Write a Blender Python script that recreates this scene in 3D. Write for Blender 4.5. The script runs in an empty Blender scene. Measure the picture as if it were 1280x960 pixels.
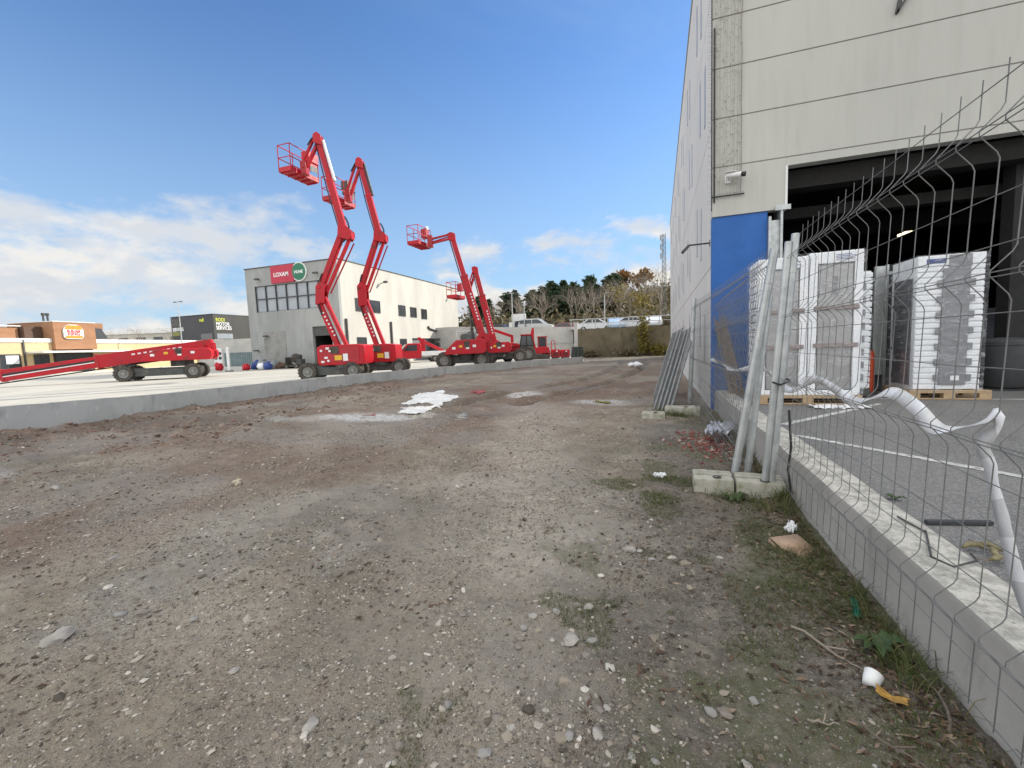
import bpy, bmesh, math, random
import numpy as np
from mathutils import Vector, Matrix, Euler
random.seed(7); RNG = np.random.default_rng(7)
scene = bpy.context.scene
C = scene.collection
PI = math.pi
YAW = 0.330

# ------------------------------------------------------------------ mesh builder
class MB:
    def __init__(s): s.v = []; s.f = []; s.m = []
    def add(s, vs, fs, mi=0):
        o = len(s.v); s.v += [tuple(p) for p in vs]
        for f in fs: s.f.append([o + i for i in f]); s.m.append(mi)
    def box(s, x0, x1, y0, y1, z0, z1, mi=0, R=None, o=(0, 0, 0)):
        vs = [Vector((x, y, z)) for z in (z0, z1) for x, y in ((x0, y0), (x1, y0), (x1, y1), (x0, y1))]
        if R is not None: vs = [R @ p for p in vs]
        o = Vector(o); vs = [p + o for p in vs]
        s.add(vs, [(3, 2, 1, 0), (4, 5, 6, 7), (0, 1, 5, 4), (1, 2, 6, 5), (2, 3, 7, 6), (3, 0, 4, 7)], mi)
    def beam(s, a, b, w, h, up=(0, 1, 0), mi=0, w2=None, h2=None):
        """rectangular bar a->b, w across 'up', h along it perpendicular"""
        a = Vector(a); b = Vector(b); d = (b - a).normalized(); u = Vector(up)
        u = (u - d * u.dot(d)).normalized(); n = d.cross(u)
        w2 = w if w2 is None else w2; h2 = h if h2 is None else h2
        vs = []
        for p, ww, hh in ((a, w, h), (b, w2, h2)):
            for i, j in ((-1, -1), (1, -1), (1, 1), (-1, 1)): vs.append(p + u * (i * ww / 2) + n * (j * hh / 2))
        s.add(vs, [(0, 1, 2, 3), (7, 6, 5, 4), (0, 4, 5, 1), (1, 5, 6, 2), (2, 6, 7, 3), (3, 7, 4, 0)], mi)
    def tube(s, pts, r, n=6, mi=0, cap=True):
        pts = [Vector(p) for p in pts]; rs = r if isinstance(r, (list, tuple)) else [r] * len(pts)
        o = len(s.v); prev = None
        for i, p in enumerate(pts):
            d = (pts[min(i + 1, len(pts) - 1)] - pts[max(i - 1, 0)])
            if d.length < 1e-9: d = Vector((0, 0, 1))
            d.normalize()
            if prev is None:
                u = d.orthogonal().normalized()
            else:
                u = prev - d * prev.dot(d)
                u = u.normalized() if u.length > 1e-6 else d.orthogonal().normalized()
            prev = u; w = d.cross(u)
            for k in range(n):
                a = 2 * PI * k / n
                s.v.append(tuple(p + (u * math.cos(a) + w * math.sin(a)) * rs[i]))
        for i in range(len(pts) - 1):
            for k in range(n):
                k2 = (k + 1) % n
                s.f.append([o + i * n + k, o + i * n + k2, o + (i + 1) * n + k2, o + (i + 1) * n + k]); s.m.append(mi)
        if cap:
            s.f.append([o + k for k in range(n)][::-1]); s.m.append(mi)
            s.f.append([o + (len(pts) - 1) * n + k for k in range(n)]); s.m.append(mi)
    def prism(s, poly, y0, y1, mi=0, axis='y'):
        """poly in (x,z) swept along y, or (y,z) along x, or (x,y) along z"""
        n = len(poly); vs = []
        for t in (y0, y1):
            for p, q in poly:
                vs.append({'y': (p, t, q), 'x': (t, p, q), 'z': (p, q, t)}[axis])
        s.add(vs, [list(range(n))[::-1], list(range(n, 2 * n))] + [(i, (i + 1) % n, n + (i + 1) % n, n + i) for i in range(n)], mi)
    def lathe(s, prof, org, ax, n=16, mi=0, cap=True):
        org = Vector(org); d = Vector(ax).normalized(); u = d.orthogonal().normalized(); w = d.cross(u); o = len(s.v)
        for r, h in prof:
            for k in range(n):
                a = 2 * PI * k / n
                s.v.append(tuple(org + d * h + (u * math.cos(a) + w * math.sin(a)) * r))
        for i in range(len(prof) - 1):
            for k in range(n):
                k2 = (k + 1) % n
                s.f.append([o + i * n + k, o + i * n + k2, o + (i + 1) * n + k2, o + (i + 1) * n + k]); s.m.append(mi)
        if cap:
            s.f.append([o + k for k in range(n)][::-1]); s.m.append(mi)
            s.f.append([o + (len(prof) - 1) * n + k for k in range(n)]); s.m.append(mi)
    def rock(s, c, sx, sy, sz, rng, mi=0, sub=1):
        bm = bmesh.new(); bmesh.ops.create_icosphere(bm, subdivisions=sub, radius=1)
        a = rng.uniform(0, 6.28); ca, sa = math.cos(a), math.sin(a)
        vs = []
        for p in bm.verts:
            k = rng.uniform(.72, 1.15); x, y, z = p.co.x * sx * k, p.co.y * sy * k, p.co.z * sz * k
            vs.append((c[0] + x * ca - y * sa, c[1] + x * sa + y * ca, c[2] + z))
        fs = [[w.index for w in f.verts] for f in bm.faces]; bm.free(); s.add(vs, fs, mi)
    def build(s, name, mat, parent=None, smooth=False, bevel=0, loc=None, rot=None, recalc=True):
        me = bpy.data.meshes.new(name); me.from_pydata(s.v, [], s.f)
        mats = mat if isinstance(mat, (list, tuple)) else [mat]
        for m in mats: me.materials.append(m)
        me.polygons.foreach_set('material_index', s.m)
        if recalc:
            bm = bmesh.new(); bm.from_mesh(me); bmesh.ops.recalc_face_normals(bm, faces=bm.faces); bm.to_mesh(me); bm.free()
        me.polygons.foreach_set('use_smooth', [True] * len(me.polygons))
        if not smooth: me.set_sharp_from_angle(angle=.85)
        me.update()
        o = bpy.data.objects.new(name, me); C.objects.link(o)
        if parent is not None: o.parent = parent
        if loc is not None: o.location = loc
        if rot is not None: o.rotation_euler = rot
        if bevel:
            b = o.modifiers.new('bevel', 'BEVEL'); b.width = bevel; b.segments = 2; b.limit_method = 'ANGLE'; b.angle_limit = .6
        return o

def tag(o, label, cat=None, group=None, kind=None):
    if label: o['label'] = label
    if cat: o['category'] = cat
    if group: o['group'] = group
    if kind: o['kind'] = kind
    return o
def thing(name, label, cat, loc=(0, 0, 0), rz=0, group=None):
    o = bpy.data.objects.new(name, None); C.objects.link(o); o.empty_display_size = .2
    o.location = loc; o.rotation_euler = (0, 0, rz)
    return tag(o, label, cat, group)
def copy_tree(o, parent=None):
    c = o.copy(); C.objects.link(c)
    if parent is not None: c.parent = parent
    for ch in list(o.children): copy_tree(ch, c)
    return c
def text_mesh(name, body, size, mat, parent, loc, rot, bold=0.0, extrude=.01, align='LEFT', sx=1.0):
    cu = bpy.data.curves.new(name, 'FONT'); cu.body = body; cu.size = size; cu.extrude = extrude; cu.offset = bold
    cu.align_x = align; cu.resolution_u = 3
    t = bpy.data.objects.new(name, cu); C.objects.link(t)
    dg = bpy.context.evaluated_depsgraph_get(); me = bpy.data.meshes.new_from_object(t.evaluated_get(dg))
    bpy.data.objects.remove(t); me.materials.clear(); me.materials.append(mat)
    o = bpy.data.objects.new(name, me); C.objects.link(o); o.parent = parent; o.location = loc; o.rotation_euler = rot; o.scale = (sx, 1, 1)
    return o

# ------------------------------------------------------------------ numpy value noise
def _h(ix, iy, seed):
    n = (ix.astype(np.int64) * 374761393 + iy.astype(np.int64) * 668265263 + seed * 1442695041) & 0x7fffffff
    n = ((n ^ (n >> 13)) * 1274126177) & 0x7fffffff
    return ((n ^ (n >> 16)) & 0xffff) / 65535.0
def vnoise(x, y, s, seed=0):
    x = np.asarray(x, float) / s; y = np.asarray(y, float) / s
    ix = np.floor(x); iy = np.floor(y); fx = x - ix; fy = y - iy
    fx = fx * fx * (3 - 2 * fx); fy = fy * fy * (3 - 2 * fy)
    a = _h(ix, iy, seed); b = _h(ix + 1, iy, seed); c = _h(ix, iy + 1, seed); d = _h(ix + 1, iy + 1, seed)
    return (a * (1 - fx) + b * fx) * (1 - fy) + (c * (1 - fx) + d * fx) * fy
def fbm(x, y, s, seed=0, o=4):
    t = 0; a = .5; k = 0
    for i in range(o):
        c, sn = math.cos(.6 * i), math.sin(.6 * i)
        t = t + a * vnoise(x * c - y * sn, x * sn + y * c, s, seed + i * 17); k += a; a *= .5; s *= .5
    return t / k
def sstep(a, b, t):
    t = np.clip((t - a) / (b - a), 0, 1); return t * t * (3 - 2 * t)

# ------------------------------------------------------------------ materials
class NT:
    def __init__(s, name):
        s.mat = bpy.data.materials.new(name); s.mat.use_nodes = True; s.t = s.mat.node_tree; s.t.nodes.clear()
        s.out = s.t.nodes.new('ShaderNodeOutputMaterial'); s.b = s.t.nodes.new('ShaderNodeBsdfPrincipled')
        s.t.links.new(s.b.outputs[0], s.out.inputs[0])
    def n(s, k, **kw):
        o = s.t.nodes.new('ShaderNode' + k)
        for a, v in kw.items(): setattr(o, a, v)
        return o
    def l(s, a, b): s.t.links.new(a, b)
    def noise(s, vec, scale, detail=4, rough=.55, dist=0):
        n = s.n('TexNoise'); n.inputs['Scale'].default_value = scale; n.inputs['Detail'].default_value = detail
        n.inputs['Roughness'].default_value = rough; n.inputs['Distortion'].default_value = dist; s.l(vec, n.inputs['Vector']); return n.outputs['Fac']
    def ramp(s, fac, a, b):
        n = s.n('MapRange'); n.interpolation_type = 'SMOOTHSTEP'; n.inputs[1].default_value = a; n.inputs[2].default_value = b; s.l(fac, n.inputs[0]); return n.outputs[0]
    def mix(s, fac, a, b, mode='MIX'):
        n = s.n('Mix', data_type='RGBA', blend_type=mode)
        for inp, v in ((n.inputs[0], fac), (n.inputs[6], a), (n.inputs[7], b)):
            if isinstance(v, (int, float)): inp.default_value = v
            elif isinstance(v, tuple): inp.default_value = (*v[:3], 1)
            else: s.l(v, inp)
        return n.outputs[2]
    def math(s, op, a, b=0.0):
        n = s.n('Math', operation=op)
        for i, v in enumerate((a, b)):
            if isinstance(v, (int, float)): n.inputs[i].default_value = v
            else: s.l(v, n.inputs[i])
        return n.outputs[0]
    def bump(s, h, strength=.3, dist=.02):
        n = s.n('Bump'); n.inputs['Strength'].default_value = strength; n.inputs['Distance'].default_value = dist
        s.l(h, n.inputs['Height']); s.l(n.outputs[0], s.b.inputs['Normal'])
    def attr(s, name):
        n = s.n('Attribute'); n.attribute_name = name; return n.outputs['Fac']
def objco(t, scale=(1, 1, 1)):
    co = t.n('TexCoord').outputs['Object']; mp = t.n('Mapping'); mp.inputs['Scale'].default_value = scale; t.l(co, mp.inputs[0]); return mp.outputs[0]
def M(name, c1, c2=None, scale=3, rough=.6, metal=0, bump=0, bscale=30, stain=None, stretch=(1, 1, 1), lo=.35, hi=.65, spec=.5, coat=0, bdist=.01):
    t = NT(name); vec = objco(t, stretch); col = None
    c2 = c2 or tuple(x * .8 for x in c1)
    col = t.mix(t.ramp(t.noise(vec, scale, 6, .6), lo, hi), c1, c2)
    col = t.mix(t.math('MULTIPLY', t.ramp(t.noise(vec, scale * 9, 3), .4, .75), .35), col, tuple(x * .75 for x in c1))
    if stain:
        sc, ss, a, b = stain
        col = t.mix(t.ramp(t.noise(vec, ss, 7, .65, .4), a, b), col, sc)
    t.l(col, t.b.inputs['Base Color']) if not isinstance(col, tuple) else None
    r = t.n('MapRange'); r.inputs[3].default_value = max(rough - .12, .03); r.inputs[4].default_value = min(rough + .12, 1)
    t.l(t.noise(vec, scale * 4, 3), r.inputs[0]); t.l(r.outputs[0], t.b.inputs['Roughness'])
    t.b.inputs['Metallic'].default_value = metal; t.b.inputs['Specular IOR Level'].default_value = spec
    if coat: t.b.inputs['Coat Weight'].default_value = coat; t.b.inputs['Coat Roughness'].default_value = .15
    if bump: t.bump(t.noise(vec, bscale, 6, .7), bump, bdist)
    return t.mat
def leafmat(name, c1, c2, c3, rough=.65, trans=.25):
    t = NT(name); a = t.attr('tint')
    col = t.mix(t.ramp(a, 0, .5), c1, c2); col = t.mix(t.ramp(a, .5, 1), col, c3)
    t.l(col, t.b.inputs['Base Color']); t.b.inputs['Roughness'].default_value = rough; t.b.inputs['Specular IOR Level'].default_value = .2
    if trans:
        tr = t.n('BsdfTranslucent'); t.l(col, tr.inputs[0]); mx = t.n('MixShader'); mx.inputs[0].default_value = trans
        t.l(t.b.outputs[0], mx.inputs[1]); t.l(tr.outputs[0], mx.inputs[2]); t.l(mx.outputs[0], t.out.inputs[0])
    return t.mat
def np_mesh(name, verts, faces, mat, tint=None, parent=None, smooth=False):
    """fast mesh from numpy: verts (N,3), faces (F,k)"""
    me = bpy.data.meshes.new(name); F, k = faces.shape
    me.vertices.add(len(verts)); me.vertices.foreach_set('co', np.asarray(verts, np.float32).ravel())
    me.loops.add(F * k); me.loops.foreach_set('vertex_index', faces.astype(np.int32).ravel())
    me.polygons.add(F); me.polygons.foreach_set('loop_start', np.arange(0, F * k, k, dtype=np.int32))
    me.polygons.foreach_set('loop_total', np.full(F, k, np.int32))
    me.polygons.foreach_set('use_smooth', np.full(F, smooth)); me.update(calc_edges=True)
    if tint is not None:
        at = me.attributes.new('tint', 'FLOAT', 'POINT'); at.data.foreach_set('value', np.asarray(tint, np.float32))
    me.materials.append(mat); o = bpy.data.objects.new(name, me); C.objects.link(o)
    if parent is not None: o.parent = parent
    return o
RED = M('red_paint', (.50, .006, .018), (.40, .014, .024), 1.1, .48, coat=.05, spec=.35, bump=.05, bscale=6, stain=((.17, .03, .025), 2.4, .55, .72))
REDD = M('worn_red_paint', (.42, .012, .022), (.34, .01, .018), 2, .42, stain=((.16, .02, .02), 5, .58, .8))
BLK = M('black_rubber', (.045, .042, .038), (.10, .088, .07), 6, .9, bump=.2, bscale=40)
DARK = M('dark_grey_metal', (.06, .062, .06), (.09, .09, .085), 4, .55, .3)
CHAS = M('chassis_grey', (.075, .085, .08), (.05, .055, .052), 3, .6, stain=((.13, .11, .09), 4, .5, .75))
STEEL = M('chrome_rod', (.6, .6, .6), (.5, .5, .5), 4, .22, .9)
GALV = M('galvanised_steel', (.52, .54, .53), (.40, .42, .42), 9, .42, .55, stain=((.30, .29, .26), 14, .6, .8))
WIRE = M('galvanised_wire', (.20, .20, .195), (.14, .14, .135), 8, .6, .2)
RIM = M('wheel_rim_grey', (.30, .30, .28), (.22, .22, .2), 5, .6)
YELL = M('yellow_sticker', (.75, .45, .03), (.7, .42, .03), 5, .5)
WHITE = M('white_paint', (.78, .78, .77), (.70, .70, .69), 2, .45)
LABELW = M('white_decal', (.8, .8, .8), (.75, .75, .75), 2, .5)
GLASS = M('dark_glass', (.03, .035, .04), (.045, .05, .055), .6, .06, 0, spec=.8)
GREYGL = M('grey_blind_glass', (.33, .36, .38), (.27, .30, .33), .7, .12, 0, spec=.7)
FRAME = M('dark_window_frame', (.05, .055, .06), (.07, .07, .075), 4, .5, .3)
CONCG = M('grey_panel_concrete', (.36, .37, .36), (.28, .29, .285), .35, .85, bump=.12, bscale=12, stain=((.22, .23, .225), .8, .52, .78), stretch=(1, 1, .35))
CREAM = M('cream_render', (.55, .535, .475), (.47, .455, .41), .5, .85, bump=.1, bscale=14, stain=((.46, .45, .41), .7, .58, .85), stretch=(1, 1, .25))
FACADE = M('facade_concrete', (.505, .50, .455), (.465, .462, .425), .6, .85, bump=.06, bscale=25, stain=((.41, .40, .36), 1.6, .54, .85), stretch=(1, 1, .12))
SIDEW = M('white_side_cladding', (.68, .665, .635), (.62, .61, .585), .5, .75, bump=.05, bscale=20, stain=((.50, .50, .50), 1.2, .6, .9), stretch=(1, 1, .3))
BLUE = M('blue_paint', (.012, .12, .42), (.010, .10, .36), 1.0, .55, stain=((.02, .12, .38), 2.5, .66, .85))
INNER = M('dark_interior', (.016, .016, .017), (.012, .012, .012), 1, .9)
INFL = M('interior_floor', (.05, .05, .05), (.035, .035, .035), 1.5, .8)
FOAM = M('white_foam_packaging', (.83, .84, .85), (.76, .78, .80), 3, .45, stain=((.66, .69, .72), 6, .6, .85), spec=.6)
FRIDGE = M('grey_wrapped_steel', (.34, .335, .33), (.285, .28, .275), 1.5, .22, .25, spec=.8, bump=.12, bscale=4, stretch=(1, 1, .4))
FILM = M('dark_grey_cardboard', (.22, .225, .235), (.17, .175, .185), 4, .4, spec=.6, bump=.25, bscale=9, stretch=(.4, .4, 3))
STRAP = M('dusty_pink_strap', (.27, .215, .205), (.22, .185, .175), 6, .5)
WOOD = M('pallet_wood', (.50, .36, .22), (.38, .27, .16), 6, .8, stretch=(1, 6, 6), bump=.2, bscale=20)
TAPE = M('white_barrier_tape', (.80, .80, .80), (.74, .74, .75), 7, .35, spec=.6)
TAPEG = M('grey_tape_stripe', (.60, .60, .59), (.54, .54, .54), 7, .4)
BLOCK = M('weathered_concrete_block', (.40, .38, .32), (.30, .29, .24), 8, .95, bump=.5, bscale=30, stain=((.16, .17, .08), 9, .5, .75))
PAPER = M('white_paper', (.82, .82, .82), (.72, .73, .75), 8, .8, bump=.4, bscale=20)
CARD = M('brown_cardboard', (.42, .29, .20), (.34, .23, .15), 6, .85, bump=.2, bscale=30)
BROWNC = M('brown_cladding', (.34, .17, .085), (.28, .14, .07), .8, .75, stretch=(1, 1, 3))
DKBROWN = M('dark_brown_cladding', (.10, .055, .035), (.08, .045, .03), 1, .75)
SANDY = M('sandy_render', (.62, .47, .26), (.56, .43, .25), .4, .85)
BPANEL = M('black_cladding', (.018, .018, .022), (.026, .026, .03), .5, .45, stretch=(1, 1, 3))
OLIVEB = M('olive_black_cladding', (.045, .044, .036), (.035, .034, .03), .5, .5)
GLOW = M('lime_lettering', (.62, .66, .06), (.55, .6, .05), 3, .5)
SIGNR = M('red_sign_face', (.46, .015, .05), (.42, .012, .045), 1, .45)
SIGNG = M('green_sign_face', (.01, .16, .085), (.008, .14, .07), 1, .45)
ORANGE = M('orange_bun_sign', (.80, .26, .02), (.74, .23, .02), 2, .45)
LOGR = M('logo_red', (.55, .02, .02), (.5, .02, .02), 2, .45)
CORR = M('teal_grey_sheet', (.20, .26, .27), (.15, .20, .21), 1.5, .5, .3)
GWALL = M('pale_grey_wall', (.50, .49, .46), (.40, .40, .38), .5, .9, stain=((.28, .28, .26), .9, .55, .85), bump=.2, bscale=8)
MOSSW = M('mossy_retaining_wall', (.115, .095, .06), (.155, .13, .085), .5, .95, stain=((.045, .048, .024), .9, .50, .72), bump=.25, bscale=4, bdist=.03, stretch=(1, 1, .45))
BARK = M('bark', (.17, .135, .11), (.12, .095, .075), 5, .9, stretch=(3, 3, .6), bump=.4, bscale=12)
PALEBARK = M('pale_twig_bark', (.30, .25, .20), (.23, .19, .155), 5, .9)
CARW = M('white_car_paint', (.75, .76, .78), (.7, .71, .73), 2, .25, coat=.5)
CARS = M('silver_car_paint', (.50, .51, .50), (.45, .46, .45), 2, .28, .4, coat=.5)
CARR = M('dark_red_car_paint', (.22, .02, .02), (.18, .02, .02), 2, .28, coat=.5)
CARB = M('dark_blue_paint', (.02, .03, .07), (.025, .035, .07), 2, .35)
CARLB = M('light_blue_car_paint', (.42, .55, .70), (.38, .50, .66), 2, .28, coat=.5)
BAGB = M('blue_plastic', (.03, .07, .28), (.02, .05, .2), 6, .45)
BAGG = M('dull_grey_plastic', (.25, .27, .29), (.18, .2, .21), 6, .5)
BROWNH = M('brown_earth', (.11, .07, .045), (.08, .05, .035), 3, .95, bump=.6, bscale=8)
STAKE = M('weathered_brown_wood', (.25, .18, .12), (.17, .125, .085), 7, .85)
ORANGER = M('orange_red_post_paint', (.62, .09, .03), (.55, .07, .03), 3, .5)
BINM = M('dark_grey_plastic', (.08, .082, .085), (.06, .062, .065), 3, .55)
GREENP = M('green_plastic', (.012, .13, .075), (.01, .1, .06), 8, .4)
YLEAF = M('ochre_dry_leaf', (.45, .26, .05), (.3, .16, .04), 20, .7)
CABLE = M('black_cable', (.015, .015, .016), (.02, .02, .02), 8, .5)
def emis(name, col, s):
    t = NT(name); t.b.inputs['Base Color'].default_value = (*col, 1); t.b.inputs['Emission Color'].default_value = (*col, 1); t.b.inputs['Emission Strength'].default_value = s; return t.mat
TUBE = emis('lit_tube', (1, .82, .5), 1.6)

def ground_mat():
    t = NT('trodden_dirt'); geo = t.n('NewGeometry').outputs['Position']
    big = t.noise(geo, .55, 6, .65, .4); mid = t.noise(geo, 2.6, 7, .7, .3); fine = t.noise(geo, 16, 6, .72); grit = t.noise(geo, 70, 4, .7)
    patch = t.noise(geo, 6.5, 7, .75, .5)
    col = t.mix(t.ramp(big, .36, .62), (.226, .186, .138), (.290, .246, .186))
    col = t.mix(t.math('MULTIPLY', t.ramp(mid, .47, .66), .75), col, (.385, .335, .265))
    col = t.mix(t.math('MULTIPLY', t.ramp(patch, .52, .64), .6), col, (.17, .138, .108))
    brk = t.ramp(t.math('ADD', t.math('MULTIPLY', patch, .5), t.math('MULTIPLY', t.noise(geo, 22, 5, .75), .5)), .36, .60)
    def at(name, k, lo): return t.math('MULTIPLY', t.math('MULTIPLY', t.attr(name), k), t.math('ADD', lo, t.math('MULTIPLY', brk, 1 - lo)))
    col = t.mix(at('red', .9, .35), col, (.18, .108, .080))
    col = t.mix(at('bluegrey', .7, .25), col, (.29, .285, .27))
    col = t.mix(at('pale', .8, .35), col, (.44, .39, .325))
    col = t.mix(at('damp_and_shade', .9, .35), col, (.082, .070, .052))
    col = t.mix(at('moss', .9, .25), col, (.098, .104, .048))
    # grit: pebbles as cells of two sizes
    def peb(sc, a, b, lo, hi, k, c1, c2):
        nonlocal col
        v = t.n('TexVoronoi'); v.inputs['Scale'].default_value = sc; v.inputs['Randomness'].default_value = 1; t.l(geo, v.inputs['Vector'])
        pr = t.n('SeparateColor'); t.l(v.outputs['Color'], pr.inputs[0])
        on = t.math('MULTIPLY', t.ramp(v.outputs['Distance'], a, b), t.ramp(pr.outputs[0], lo, hi))
        col = t.mix(t.math('MULTIPLY', on, k), col, t.mix(pr.outputs[1], c1, c2)); return on
    on = peb(34, .34, .18, .66, .74, .8, (.20, .165, .135), (.55, .51, .45))
    on2 = peb(95, .42, .2, .5, .66, .7, (.12, .095, .075), (.56, .51, .44))
    on3 = peb(240, .45, .2, .45, .7, .55, (.13, .10, .08), (.54, .48, .41))
    col = t.mix(t.math('MULTIPLY', t.ramp(fine, .5, .68), .55), col, (.155, .125, .098))
    wn = t.math('MULTIPLY', t.attr('white'), t.ramp(t.noise(geo, 9, 7, .8, .8), .42, .50))
    col = t.mix(wn, col, (.62, .61, .59))
    t.l(col, t.b.inputs['Base Color'])
    r = t.n('MapRange'); r.inputs[3].default_value = .95; r.inputs[4].default_value = .68; t.l(t.attr('damp_and_shade'), r.inputs[0]); t.l(r.outputs[0], t.b.inputs['Roughness'])
    t.b.inputs['Specular IOR Level'].default_value = .25
    h = t.math('ADD', t.math('MULTIPLY', fine, .8), t.math('MULTIPLY', grit, .35))
    h = t.math('ADD', h, t.math('MULTIPLY', on, .45)); h = t.math('ADD', h, t.math('MULTIPLY', on2, .2)); h = t.math('ADD', h, t.math('MULTIPLY', on3, .07)); h = t.math('ADD', h, t.math('MULTIPLY', patch, .9))
    t.bump(h, .9, .03)
    return t.mat
GROUND = ground_mat()

def pad_mat():
    t = NT('yard_concrete'); geo = t.n('NewGeometry').outputs['Position']
    col = t.mix(t.ramp(t.noise(geo, .35, 6, .6), .35, .65), (.44, .42, .365), (.36, .345, .30))
    col = t.mix(t.math('MULTIPLY', t.ramp(t.noise(geo, 4, 5, .7), .5, .75), .4), col, (.40, .38, .33))
    s = t.n('SeparateXYZ'); t.l(geo, s.inputs[0])
    # saw-cut joints every 5 m
    for ax, ph in ((0, 1.3), (1, 2.1)):
        m = t.math('ABSOLUTE', t.math('SUBTRACT', t.math('FRACT', t.math('MULTIPLY', t.math('ADD', s.outputs[ax], ph + 200), .2)), .5))
        col = t.mix(t.math('MULTIPLY', t.ramp(m, .006, .003), .6), col, (.2, .19, .17))
    t.l(col, t.b.inputs['Base Color']); t.b.inputs['Roughness'].default_value = .85
    t.bump(t.noise(geo, 25, 5, .7), .15, .01); return t.mat
PAD = pad_mat()
def asphalt_mat():
    t = NT('asphalt'); geo = t.n('NewGeometry').outputs['Position']
    col = t.mix(t.ramp(t.noise(geo, .8, 6, .6), .35, .65), (.13, .128, .124), (.175, .17, .165))
    col = t.mix(t.ramp(t.noise(geo, 3.5, 6, .75, .5), .60, .72), col, (.045, .046, .048))
    v = t.n('TexVoronoi'); v.inputs['Scale'].default_value = 110; t.l(geo, v.inputs['Vector'])
    sp = t.n('SeparateColor'); t.l(v.outputs['Color'], sp.inputs[0])
    col = t.mix(t.math('MULTIPLY', t.ramp(sp.outputs[0], .6, .9), .6), col, (.33, .32, .30))
    t.l(col, t.b.inputs['Base Color']); t.b.inputs['Roughness'].default_value = .85
    t.bump(t.math('ADD', v.outputs['Distance'], t.noise(geo, 40, 4, .7)), .5, .008); return t.mat
ASPH = asphalt_mat()
def wallc_mat(name, base, base2, top, tone):
    """cast concrete low wall: smooth sides, pale rough weathered top, drips and formwork joints"""
    t = NT(name); geo = t.n('NewGeometry'); P = geo.outputs['Position']; s = t.n('SeparateXYZ'); t.l(geo.outputs['Normal'], s.inputs[0])
    mp = t.n('Mapping'); mp.inputs['Scale'].default_value = (1, 1, .35); t.l(P, mp.inputs[0])
    col = t.mix(t.ramp(t.noise(P, .9, 6, .6), .35, .65), base, base2)
    col = t.mix(t.math('MULTIPLY', t.ramp(t.noise(mp.outputs[0], 4, 6, .7, .3), .5, .72), .8), col, tone)
    col = t.mix(t.math('MULTIPLY', t.ramp(t.noise(mp.outputs[0], 7, 5, .7), .6, .72), .5), col, tuple(min(1, x * 1.5) for x in base))
    v = t.n('TexVoronoi'); v.inputs['Scale'].default_value = 14; t.l(P, v.inputs['Vector'])
    col = t.mix(t.ramp(v.outputs['Distance'], .06, .03), col, tuple(x * .4 for x in base))
    up = t.ramp(s.outputs[2], .5, .9)
    tc = t.mix(t.ramp(t.noise(P, 11, 7, .75), .38, .62), top, tuple(x * .55 for x in top))
    tc = t.mix(t.ramp(t.noise(P, 45, 4, .7), .55, .7), tc, tuple(x * .4 for x in top))
    t.l(t.mix(up, col, tc), t.b.inputs['Base Color']); t.b.inputs['Roughness'].default_value = .9
    h = t.math('ADD', t.math('MULTIPLY', t.noise(P, 14, 7, .75), t.math('ADD', .25, up)), t.math('MULTIPLY', t.noise(P, 60, 4, .7), .25))
    t.bump(h, .5, .02); return t.mat
KERBM = wallc_mat('cast_kerb_concrete', (.47, .47, .45), (.38, .385, .37), (.55, .53, .47), (.28, .285, .275))
LOWW = wallc_mat('low_wall_concrete', (.33, .315, .285), (.26, .25, .228), (.58, .555, .49), (.185, .175, .155))
PINE = leafmat('conifer_needles', (.026, .048, .030), (.05, .08, .042), (.10, .13, .06), trans=.2)
AUT = leafmat('autumn_leaves', (.17, .13, .04), (.24, .19, .06), (.30, .26, .09))
BRUSH = leafmat('scrub_leaves', (.085, .075, .040), (.14, .12, .07), (.22, .17, .10), trans=.15)
OLIVE = leafmat('olive_grass', (.09, .105, .04), (.13, .14, .055), (.22, .19, .09))
WATER = M('muddy_water', (.10, .085, .07), (.08, .07, .055), 2, .12, spec=.9, bump=.02, bscale=3)
GRASSM = leafmat('grass_blades', (.060, .085, .026), (.095, .12, .04), (.24, .20, .10))
YSHRUB = leafmat('yellow_green_leaves', (.12, .11, .025), (.20, .16, .035), (.22, .19, .06))
LITTER = leafmat('dead_leaf_litter', (.05, .032, .022), (.12, .078, .05), (.30, .23, .17), trans=.05)
GRAVEL = leafmat('loose_gravel', (.085, .072, .058), (.27, .228, .178), (.52, .48, .42), rough=.9, trans=0)
RUBBLE = leafmat('brick_rubble', (.20, .065, .055), (.28, .11, .09), (.33, .28, .24), rough=.9, trans=0)
# ------------------------------------------------------------------ ground sheet
KERB = [(-12.15, -30), (-12.5, 2), (-12.5, 4.75), (-12.54, 7.7), (-12.39, 12.63), (-11.85, 16.2), (-10.85, 20.09), (-8.7, 25.2), (-5.85, 30.24), (-5.2, 31.4)]
def seg_dist(x, y, pts):
    d = np.full(np.shape(x), 1e9)
    for (ax, ay), (bx, by) in zip(pts[:-1], pts[1:]):
        dx, dy = bx - ax, by - ay; t = np.clip(((x - ax) * dx + (y - ay) * dy) / (dx * dx + dy * dy), 0, 1)
        d = np.minimum(d, np.hypot(x - ax - t * dx, y - ay - t * dy))
    return d
RUTS = [[(-4.8, 9.3), (-4.2, 11.5), (-3.0, 15.5), (-2.4, 20), (-2.2, 27), (-2.6, 34)], [(-3.1, 9.6), (-2.5, 12), (-1.6, 16), (-.9, 21), (-.7, 28), (-1, 34)],
        [(-.95, 2.2), (-1.3, 3.6), (-1.9, 5.4), (-2.6, 7.8), (-3.3, 10.2)], [(-2.4, 2.4), (-2.7, 4.0), (-3.3, 6.2), (-4.0, 8.4), (-4.6, 10.2)]]
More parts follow.
